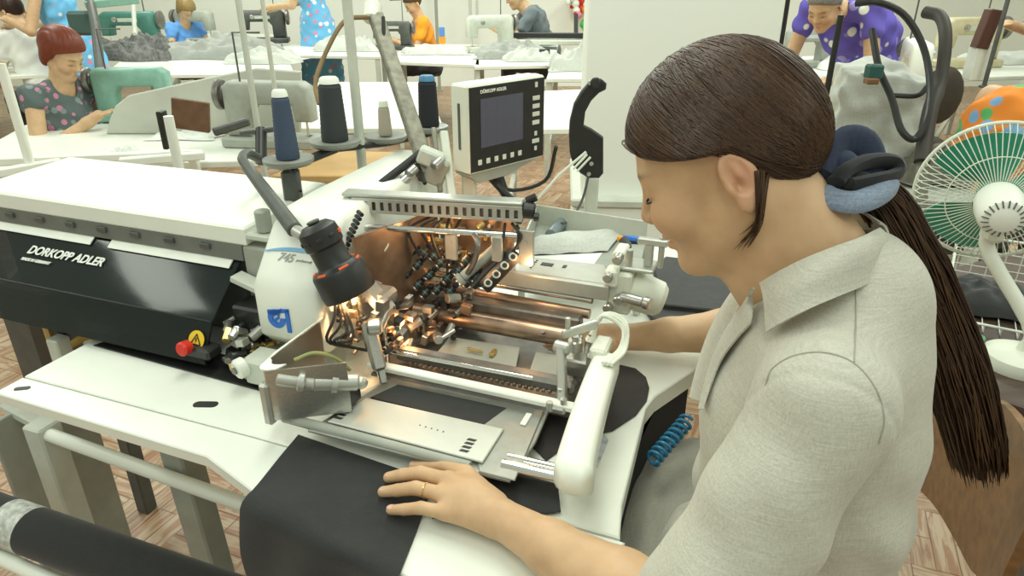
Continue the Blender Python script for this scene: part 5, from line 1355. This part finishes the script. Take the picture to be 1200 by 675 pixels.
    def clothes(p):
        d = sd_ell(p, T(.01,0,.34), (.125,.175,.21)); 
        if not straps: d = smin(d, sd_cap(p, sh[0], sh[1], .062, .062), .05)
        d = smin(d, sd_ell(p, T(.0,0,.12), (.135,.175,.18)), .06); d = smin(d, sd_ell(p, T(.08,0,.34), (.07,.13,.10)), .04)
        for S_i, E_i in zip(sh, el):
            if sleeve > 0: d = smin(d, sd_cap(p, S_i, S_i+(E_i-S_i)*sleeve, .062, .060), .02)
            if straps: d = smin(d, sd_cap(p, np.array([0,.65,1])*S_i+np.array([S_i[0],0,0])+np.array([.0,0,.012]), T(.0, .10*np.sign(S_i[1]), .42), .045, .06), .02)
        d = smax(d, -sd_cap(p, hc, nb+np.array([.01,0,.0]), .062, .066), .006)
        if skirt is None and not seated:
            d = smin(d, sd_cap(p, (0,0,hipz), (0,0,.45), .175, .22), .06)
        return d+fold(p, .004, FS)
    sdf_mesh('blouse' if skirt is not None or seated else 'dress', clothes, lo, hi, res*1.1, cloth, k, xf=X)
    if seated:
        def legs(p):
            d = sd_ell(p, (0,0,hipz), (.14,.18,.11))
            for sg in (1, -1): d = smin(d, chain(p, [(.02,.09*sg,hipz), (.42,.10*sg,.50), (.40,.10*sg,.09)], (.09,.066,.05), .02), .03); d = smin(d, sd_cap(p, (.40,.10*sg,.045), (.52,.10*sg,.04), .045, .036), .02)
            return d+fold(p, .004, FS)
        sdf_mesh('trousers', legs, (-.25,-.3,-.02), (.66,.3,.72), res*1.3, skirt or f_dark, k, xf=X)
    def hr(p):
        q = th_(p); s_ = np.stack([q[:, 0], np.abs(q[:, 1]), q[:, 2]], 1)
        d = sd_ell(q, (-.014,0,.036), (.108,.086,.096))
        if hair_style == 'bun': d = smin(d, sd_ell(q, (-.105,0,.03), (.045,.045,.045)), .015)
        if hair_style == 'full': d = smin(d, sd_ell(q, (-.02,0,.05), (.112,.094,.092)), .03)
        d = d+.0016*np.sin(q[:, 1]*330+q[:, 0]*60+4*np.sin(q[:, 2]*25))
        if hair_style == 'full': d = smin(d, sd_ell(s_, (-.035,.060,-.015), (.045,.028,.065)), .02)
        cut = np.interp(s_[:, 0], [-.11,-.06,-.03,-.012,.02,.06,.09,.11], [-.07,-.07,-.06,.01,.02,.045,.065,.075]) if hair_style != 'full' else np.interp(s_[:, 0], [-.11,-.06,-.03,-.012,.006,.02,.06,.09,.11], [-.085,-.085,-.075,-.030,-.01,.02,.045,.062,.072])
        return smax(d, (cut-q[:, 2])*.8, .01)
    sdf_mesh('hair', hr, hc-.17, hc+.17, res*.9, hairc, k, xf=X)
    return k
h_red = hair_mat('auburn_hair', (.16,.030,.012)); h_brn = HM[1]; h_drk = HM[2]; h_bln = hair_mat('fair_hair', (.26,.17,.06)); h_gry = hair_mat('grey_hair', (.20,.19,.17))
m_fl1 = floral('dark_floral', (.10,.13,.13), (.55,.22,.33), (.20,.27,.26), 22, .30)
m_fl2 = floral('sky_floral', (.16,.48,.78), (.72,.25,.42), (.80,.85,.88), 14, .26)
m_fl3 = floral('purple_floral', (.13,.10,.48), (.80,.82,.70), (.35,.30,.65), 9, .26)
m_fl4 = floral('orange_floral', (.82,.26,.03), (.20,.42,.70), (.12,.45,.14), 10, .30)
f_org = fabric('orange_cotton', (.90,.33,.015), .08, sc=300); f_gry2 = fabric('slate_cotton', (.13,.16,.175), .12, sc=300); f_blue = fabric('sky_cotton', (.12,.32,.72), .1, sc=300); f_wht = fabric('white_cotton', (.75,.77,.72), .05, sc=300)
worker('red-haired woman in dark floral top sewing at the teal machine', D(74,64,3.3), -14, m_fl1, h_red, lean=10, pitch=28, res=.0055, hair_style='full', arms=[(.36,.10,.80),(.33,-.12,.86)], sleeve=.12)
worker('standing woman in sky blue floral dress behind the red-haired woman', D(38,-36,5.0), 186, m_fl2, h_brn, seated=False, lean=12, sleeve=.1, arms=[(.36,.16,1.16),(.42,-.02,1.12)], scale=.96)
worker('dark-haired person bent low at the far left edge', D(14,15,5.2), 150, f_wht, h_drk, lean=24, pitch=40)
worker('fair-haired woman in bright blue top behind a grey machine', D(218,12,7.2), -35, f_blue, h_bln, lean=14, pitch=38, sleeve=.25, hair_style='full')
worker('standing woman in bright blue dress with pink flowers', D(352,-52,6.8), 182, m_fl2, h_brn, seated=False, lean=4, sleeve=.1, arms=[(.40,.14,1.12),(.42,-.05,1.10)], scale=1.0)
worker('woman in plain orange top seated at a far table', D(484,4,7.3), 196, f_org, h_brn, lean=10, pitch=32, sleeve=.55, hair_style='bun')
worker('person in slate grey shirt reaching over grey fabric', D(604,-7,7.0), 186, f_gry2, h_brn, lean=26, pitch=25, sleeve=.6, arms=[(.62,.10,.86),(.62,-.08,.86)])
worker('grey-haired woman in purple floral dress bending at the right table', D(966,9,4.2), 222, m_fl3, h_gry, seated=False, lean=70, pitch=30, sleeve=.3, scale=1.12, arms=[(.66,.14,.74),(.66,-.12,.74)])
worker('person in orange floral sundress with bare back beyond the fan', D(1272,62,2.6), 12, m_fl4, h_brn, lean=36, pitch=20, sleeve=0, res=.007, straps=True, scale=1.08)
worker('person reaching a bare arm to the cream machine from the right', D(1300,-30,4.5), 184, f_wht, h_brn, lean=10, sleeve=.1, arms=[(.52,.10,.98),(.62,-.05,.99)])

# ================================================================== background tables
def table(label, corners, z=.75, mat=None, th=.028, leg=.04, group='worktables in the sewing hall'):
    Q = [Z(x, y, z) for x, y in corners]; c = sum(Q, Vector())/len(Q); k = thing('work_table', label, 'table', Vector((c.x, c.y, 0)), 0, group)
    MB().prism([(p.x, p.y) for p in Q], z-th, z, bev=.004).build('tabletop', mat or m_white2, k)
    for p in Q:
        q = p.lerp(c, .06); MB().box((q.x, q.y, (z-th)/2), (leg, leg, z-th), .003).build('leg', m_lgray, k)
    for a, b_ in ((0, 1), (2, 3)):
        p, q = Q[a].lerp(c, .06), Q[b_].lerp(c, .06); p.z = q.z = .22; MB().bar(p, q, .03, .03, .003).build('stretcher', m_lgray, k)
    return k
table('white table in front of the red-haired woman', [(-60,196),(30,146),(345,142),(300,188)])
table('yellowish board table left of the thread stand', [(318,206),(375,176),(470,178),(455,206)], z=.72, mat=pm('plywood_top', (.50,.31,.12), .5, var=.15, scale=5))
table('white table behind the thread stand', [(318,150),(372,96),(500,96),(520,150)])
table('white table beside the pillar behind the control panel', [(585,152),(600,108),(694,104),(698,150)])
table('far table heaped with dark grey cloth', [(120,88),(165,52),(330,50),(345,86)])
table('far table before the blue floral dress', [(318,64),(330,52),(452,52),(446,66)])
table('far table with pale cloth in front of the orange top', [(462,72),(470,52),(560,52),(562,76)])
table('far table with grey cloth in front of the slate shirt', [(556,78),(562,54),(655,50),(648,76)])
table('far table under a pale heap by the pillar', [(640,92),(650,66),(720,66),(720,92)])
table('yellowish table of the fair-haired woman', [(180,52),(195,38),(325,40),(322,54)], mat=m_cream)
table('white table of the purple floral dress', [(915,106),(940,66),(1075,62),(1085,100)])
table('white metal table with frame legs near the fan', [(1100,92),(1130,62),(1320,58),(1290,86)])
table('low grey table at the left edge behind the red-haired woman', [(-60,92),(-40,56),(110,52),(120,84)])
# cloth heaps on the tables
GH = 'cloth heaps on the far tables'
def hp(px, py, sx, sy, h, mat, seed, label, rz=0., z=.752): heap('cloth_heap', label, 'cloth', Z(px, py, z), sx, sy, h, mat, seed, rz, GH, n=44)
hp(262,66,1.05,.55,.22,f_grey,1,'wide dark grey cloth heap on the left far table')
hp(165,68,.75,.5,.24,fabric('charcoal_mix', (.14,.14,.13), .5, sc=60, crease=4),2,'charcoal cloth heap behind the teal machine')
hp(312,72,.6,.4,.13,f_lgrey,3,'pale cloth heap beside the thin pole')
hp(408,58,.62,.4,.16,f_lgrey,5,'white cloth heap before the blue floral dress')
hp(512,62,.62,.35,.09,f_lgrey,6,'flat white cloth in front of the orange top')
hp(600,66,.62,.45,.16,f_grey,7,'grey cloth heap in front of the slate shirt')
hp(618,70,.40,.32,.12,f_lgrey,17,'pale cloth bundle hanging at the table corner')
hp(682,80,.50,.42,.20,f_lgrey,8,'pale cloth heap beside the pillar edge')
hp(1000,80,.55,.5,.12,f_wht,10,'white cloth on the table of the purple floral dress')
hp(1180,72,.80,.45,.10,f_lgrey,11,'pale blue-grey cloth stack on the metal table')
hp(60,74,.7,.4,.16,f_lgrey,12,'pale cloth heap behind the red-haired woman')
hp(220,160,.30,.16,.03,f_wht,13,'white cloth scrap lying beside the brown box')
hp(148,180,.10,.08,.04,f_wht,14,'crumpled white cloth on the front rail of the left table')
# ================================================================== sewing machines
def machine(label, loc, rz, mat, s=1., group='sewing machines in the hall'):
    F = Matrix.Translation(loc) @ Matrix.Rotation(math.radians(rz), 4, 'Z') @ Matrix.Scale(s, 4); k = thing('sewing_machine', label, 'sewing machine', loc, math.radians(rz), group)
    MB(F).box((0,0,.025), (.48,.19,.05), .008).build('bed', mat, k)
    XZ = Matrix(((1,0,0,0),(0,0,-1,0),(0,1,0,0),(0,0,0,1)))
    MB(F).prism([(.09,.05),(.22,.05),(.22,.29),(.19,.32),(-.19,.32),(-.235,.29),(-.235,.13),(-.15,.13),(-.14,.21),(.06,.21),(.09,.17)], -.055, .055, XZ, bev=.014).build('arm', mat, k, angle=50)
    MB(F).lathe([(0,-.0),(.035,0),(.045,.01),(.07,.012),(.075,.022),(.075,.038),(.065,.044),(.03,.044),(.0,.05)], (.222,0,.25), (1,0,0), 28).build('handwheel', m_dsteel, k)
    MB(F).cyl((-.19,0,.13),(-.19,0,.055),.006,seg=10).build('needle_bar', m_chrome, k)
    MB(F).bar((-.19,.0,.058),(-.19,-.03,.052),.02,.004,.001).build('presser_foot', m_steel, k)
    MB(F).lathe([(0,0),(.02,0),(.02,.014),(.012,.016),(.012,.022),(0,.022)], (-.1,-.056,.26), (0,-1,0), 18).build('tension_dial', m_steel, k)
    MB(F).tube([(.12,.03,.32),(.12,.03,.55),(-.02,.03,.55)], .005, 8).build('thread_post', m_dgray, k)
    MB(F).box((.0,-.0565,.255), (.16,.003,.03), .001).build('nameplate', m_lgray, k)
    return k
tz = .752
machine('teal sewing machine in front of the red-haired woman', Z(163,140,tz), 186, m_teal, .80)
machine('grey sewing machine with round wheel left of the thread cones', Z(322,170,tz), 172, m_gray, .85)
machine('small grey sewing machine of the fair-haired woman', Z(232,50,tz), 160, m_gray, 1.)
machine('dark sewing machine left of the blue floral dress', Z(312,50,tz), 10, m_dgray, 1.)
machine('pale grey machine left of the slate shirt', Z(575,60,tz), 25, m_lgray, 1.)
machine('cream sewing machine at the end of the bare arm', Z(1128,78,tz), 12, pm('cream_enamel', (.55,.50,.32), .45), 1.15)
machine('dark machine on the white table left of the purple dress', Z(945,78,tz), 15, m_gray, .9)
machine('teal machine far behind on the left', Z(160,60,tz), 5, pm('deep_teal', (.06,.20,.16), .45), 1.1)
machine('pale machine with black cables beyond the scrunchie', Z(1062,112,tz), 70, m_white, 1.)
machine('pale machine at the orange top', Z(462,58,tz), 0, m_dgray, .8)
# ================================================================== other things standing about
def pole(label, px, py, t, r, z0, z1, mat=m_lgray, name='metal_pole', group='thin poles in the hall'):
    p = D(px, py, t); b = MB(); b.tube([(p.x, p.y, z0), (p.x, p.y, z1)], r, 12); b.cyl((p.x, p.y, z0), (p.x, p.y, z0+.012), r*2.2, seg=14, bev=.002); o = b.build(name, mat); return tag(o, label, 'pole', group)
pole('thin pale pole left of the blue thread cone', 299, 130, 1.95, .0085, 0, 2.4)
pole('thinner pole right behind the first thin pale pole', 320, 90, 2.75, .009, .75, 2.4)
pole('pale bar standing at the left edge before the red-haired woman', 14, 120, 2.42, .016, 0, 1.16, m_white)
pole('short white post in front of the brown box', 202, 160, 2.0, .014, 0, D(200,134,2.0).z, m_white)
pole('thin dark rod beside the cream machine', 1170, 40, 4.4, .014, .752, 2.4, m_dgray)
pole('black upright rod behind the ponytail scrunchie', 974, 80, 2.55, .011, 0, D(976,16,2.55).z, m_black)
pole('black edge rod along the right of the white pillar', 917, 30, 2.62, .014, 0, 2.4, m_black)
pole('thin grey rod on the wall above the far tables', 512, 30, 8.8, .02, 0, 2.6, m_gray)
# pale board across the left table
P3 = [yplane(x, y, 3.25) if y < 155 else Vector((yplane(x, y, 3.25).x, 3.25, .752)) for x, y in ((127,168),(128,140),(135,124),(150,112),(240,92),(300,80),(352,84),(352,160))]
b = MB(); b.prism([(p.x, p.z) for p in P3], -3.28, -3.25, Matrix(((1,0,0,0),(0,0,-1,0),(0,1,0,0),(0,0,0,1))), bev=.005)
tag(b.build('machine_guard', pm('pale_board', (.52,.53,.46), .5, var=.10, scale=5)), 'large pale guard board with rounded corner on the left table', 'board')
br_ = thing('brown_box', 'open brown box standing on the left table before the pale board', 'box', Z(220,156,tz))
q = yplane(196,118,2.6); e = yplane(246,154,2.6); c = (q+e)/2
MB().box((c.x, 2.62, c.z), (abs(e.x-q.x), .02, abs(q.z-e.z)), .003, Matrix.Rotation(.15,3,'Y')).build('panel', pm('brown_board', (.16,.085,.045), .5, var=.2), br_)
MB().bar((c.x+.08,2.60,c.z-.06),(c.x+.20,2.66,c.z-.03), .03,.03,.006).build('handle', m_dgray, br_)
MB().box((c.x-.10,2.60,c.z-.05), (.02,.05,.14), .003).build('foot', m_black, br_)
# teal frame at the upper left
tf = thing('teal_frame', 'teal overhead frame with dark upright behind the red-haired woman', 'frame', D(110,60,4.6))
MB().bar(D(100,6,4.8), D(162,0,5.0), .05, .05, .006).build('crossbar', m_teal, tf)
MB().tube([D(118,88,4.5), D(112,30,4.7), D(102,-15,4.9)], .030, 10).build('upright', m_dgray, tf)
MB().tube([D(158,40,5.2), D(156,0,5.3)], .016, 10).build('strut', m_lgray, tf)
MB().box(D(97,27,4.9), (.16,.12,.16), .02).build('motor', pm('dark_green_motor', (.05,.10,.09), .5), tf)
pole('black post left of the teal frame', 79, 20, 5.5, .022, 0, 2.0, m_black)
# front rails of the left table
rf = thing('rail_frame', 'pale metal rail frame in front of the left table', 'frame', Z(120,190,.0)*1.0)
for a, b_ in (((-20,190),(238,180)),((-20,206),(72,190)),((140,190),(240,182))): MB().bar(Z(*a,.80), Z(*b_,.80), .035, .03, .004).build('rail', m_white, rf)
for x, y in ((20,192),(110,188),(226,182)): p = Z(x, y, .78); MB().box((p.x,p.y,.39), (.035,.035,.78), .004).build('leg', m_white, rf)
# black cable loops above the right table
cl = thing('cable_loop', 'thick black cable loops hanging beyond the scrunchie', 'cable', D(1050,140,2.5))
MB().tube(spline([D(*a) for a in ((1003,4,2.55),(1030,3,2.5),(1060,18,2.5),(1082,55,2.5),(1090,100,2.45),(1086,140,2.4),(1072,163,2.4),(1056,152,2.4),(1045,115,2.45),(1030,80,2.5),(1022,35,2.55))], 48), .0125, 10).build('loop', m_black, cl)
MB().tube(spline([D(*a) for a in ((1084,14,2.6),(1102,20,2.55),(1108,45,2.5),(1102,95,2.5),(1090,130,2.45),(1080,190,2.4))], 30), [.022]*20+[.026]*10, 12).build('loop', pm('dark_hose', (.045,.04,.033), .6), cl)
MB().tube(spline([D(*a) for a in ((1048,112,2.5),(1075,112,2.5),(1088,100,2.5))], 12), .009, 8).build('tie', m_rubber, cl)
MB().tube([D(1080,190,2.42), D(1078,260,2.3)], .022, 10).build('upright', pm('olive_metal', (.12,.12,.085), .5), cl)
# covered pale machine block behind the ponytail
G = []; c = Z(1008,196,.70); F = Matrix.Translation((c.x, c.y, 0)) @ Matrix.Rotation(-.3, 4, 'Z')
cvk = thing('covered_machine', 'machine under a pale grey cloth cover behind the ponytail', 'machine', (c.x, c.y, 0))
def cov(p):
    d = np.maximum(np.maximum(np.abs(p[:, 0])-.15-.03*(1.1-p[:, 2]), np.abs(p[:, 1])-.16), np.abs(p[:, 2]-.86)-.24+.12*np.clip(p[:, 0]+.02, 0, 1)*1.5)
    return smin(d, sd_ell(p, (-.02,0,1.02), (.13,.14,.12)), .05)+fold(p, .006, FS)*1.0
sdf_mesh('cloth_cover', cov, (-.3,-.3,.58), (.3,.3,1.25), .011, f_lgrey, cvk, xf=F)
for x in (-.1,.1):
    MB(F).box((x,0,.32), (.05,.2,.64), .004).build('leg', m_gray, cvk)
bx = thing('small_green_box', 'dark green small box on top of the pale covered machine', 'box', D(1024,85,2.45))
MB().box(D(1024,84,2.45), (.05,.05,.05), .006).build('box_body', pm('dark_green', (.02,.09,.08), .5), bx); MB().box(D(1021,95,2.43), (.04,.04,.02), .003).build('box_base', m_wood, bx)
heap('grey_sack', 'limp grey sack on the floor table below the black cables', 'sack', Z(1095,205,.72), .34, .3, .16, pm('grey_sack', (.17,.165,.13), .8, var=.2), 21)
table('dark low stand below the black cables', [(1040,232),(1048,200),(1150,200),(1160,240)], z=.71, mat=m_gray)
# dark chair by the metal table
dc = thing('dark_chair', 'dark padded chair beside the white metal table', 'chair', Z(1098,130,.0)*1.0)
c = D(1102,112,4.1); MB().ball(c, (.13,.06,.17), 18).build('backrest', pm('dark_brown_pad', (.045,.035,.025), .7), dc)
MB().ball((c.x,c.y+.2,.46), (.2,.2,.05), 18).build('seat', bpy.data.materials['dark_brown_pad'], dc); MB().cyl((c.x,c.y+.15,.05),(c.x,c.y+.15,.45),.025,seg=12).build('column', m_dgray, dc)
for k in range(5): MB().bar((c.x,c.y+.15,.05),(c.x+.25*math.cos(k*1.257),c.y+.15+.25*math.sin(k*1.257),.03),.04,.03,.004).build('leg', m_dgray, dc)
# cream box with brown door beside the cream machine
sp_ = thing('brown_cabinet', 'brown cabinet leaning beside the cream machine', 'cabinet', Z(1155,74,.752))
c = D(1156,34,4.5); MB().box((c.x,c.y,c.z), (.085,.08,.24), .006, Matrix.Rotation(.14,3,'Y')).build('door', pm('dark_red_brown', (.09,.035,.022), .4), sp_)
MB().box((c.x+.01,c.y+.02,(c.z+.752)/2-.03), (.10,.10,max(.05,c.z-.12-.752)), .004).build('base', m_cream, sp_)
# wall decoration, shelf bar and the little box on the far table
wdn = thing('wall_garland', 'colourful garland hanging on the back wall beside the pillar', 'garland', D(682,18,8.9))
gr_ = random.Random(5); cm = [m_red, m_white, m_white, pm('pink_petal', (.75,.25,.35), .5), pm('dark_petal', (.06,.07,.12), .5), m_orange]
for k in range(34):
    MB().ball(D(682+gr_.uniform(-17,18), 6+gr_.uniform(-14,12), 8.9-gr_.uniform(0,.1)), gr_.uniform(.025,.06), 10).build('flower', gr_.choice(cm), wdn)
for k in range(6): MB().ball(D(687+gr_.uniform(-5,5), 24+k*2.4, 8.85), (.05,.05,.05), 10).build('leaf', pm('leaf_green', (.06,.45,.08), .5) if k == 0 else bpy.data.materials['leaf_green'], wdn)
sbk = thing('black_shelf_bar', 'black flat bar with upright on the far table beside the pillar', 'bar', Z(645,46,.9))
MB().bar(D(586,41,6.9), D(700,42,6.7), .06, .05, .004).build('bar', m_black, sbk); MB().bar(D(675,42,6.75), D(675,17,6.85), .04, .04, .004).build('upright', m_black, sbk)
MB().bar(D(586,48,6.92), D(700,49,6.72), .3, .04, .004).build('ledge', m_lgray, sbk)
sbx = thing('blue_carton', 'small blue and orange carton on the far white table', 'carton', Z(518,52,.752))
c = D(518,41,7.0); MB().box((c.x,c.y,c.z+.03), (.055,.05,.09), .004).build('carton_body', pm('carton_blue', (.10,.25,.60), .5), sbx); MB().box((c.x,c.y,c.z-.05), (.065,.055,.07), .004).build('carton_base', m_orange, sbx)
for (x, y, w, h, lbl) in ((551,12,.035,.16,'tall grey bracket on the back wall left of the slate shirt'),(559,8,.03,.20,'second grey bracket with upright near the slate shirt')):
    c = D(x, y, 8.6); tag(MB().box((c.x, c.y, c.z), (w, .05, h*1.6), .004).build('wall_bracket', m_lgray), lbl, 'bracket')
hd_ = thing('hanging_dark_strip', 'dark strip of cloth hanging from the far table corner', 'cloth', Z(640,70,.75))
MB().sheet([[D(632+i*1.6+2*math.sin(i), 58+j*7, 5.9) for i in range(8)] for j in range(6)], .01).build('cloth_strip', f_dark, hd_)
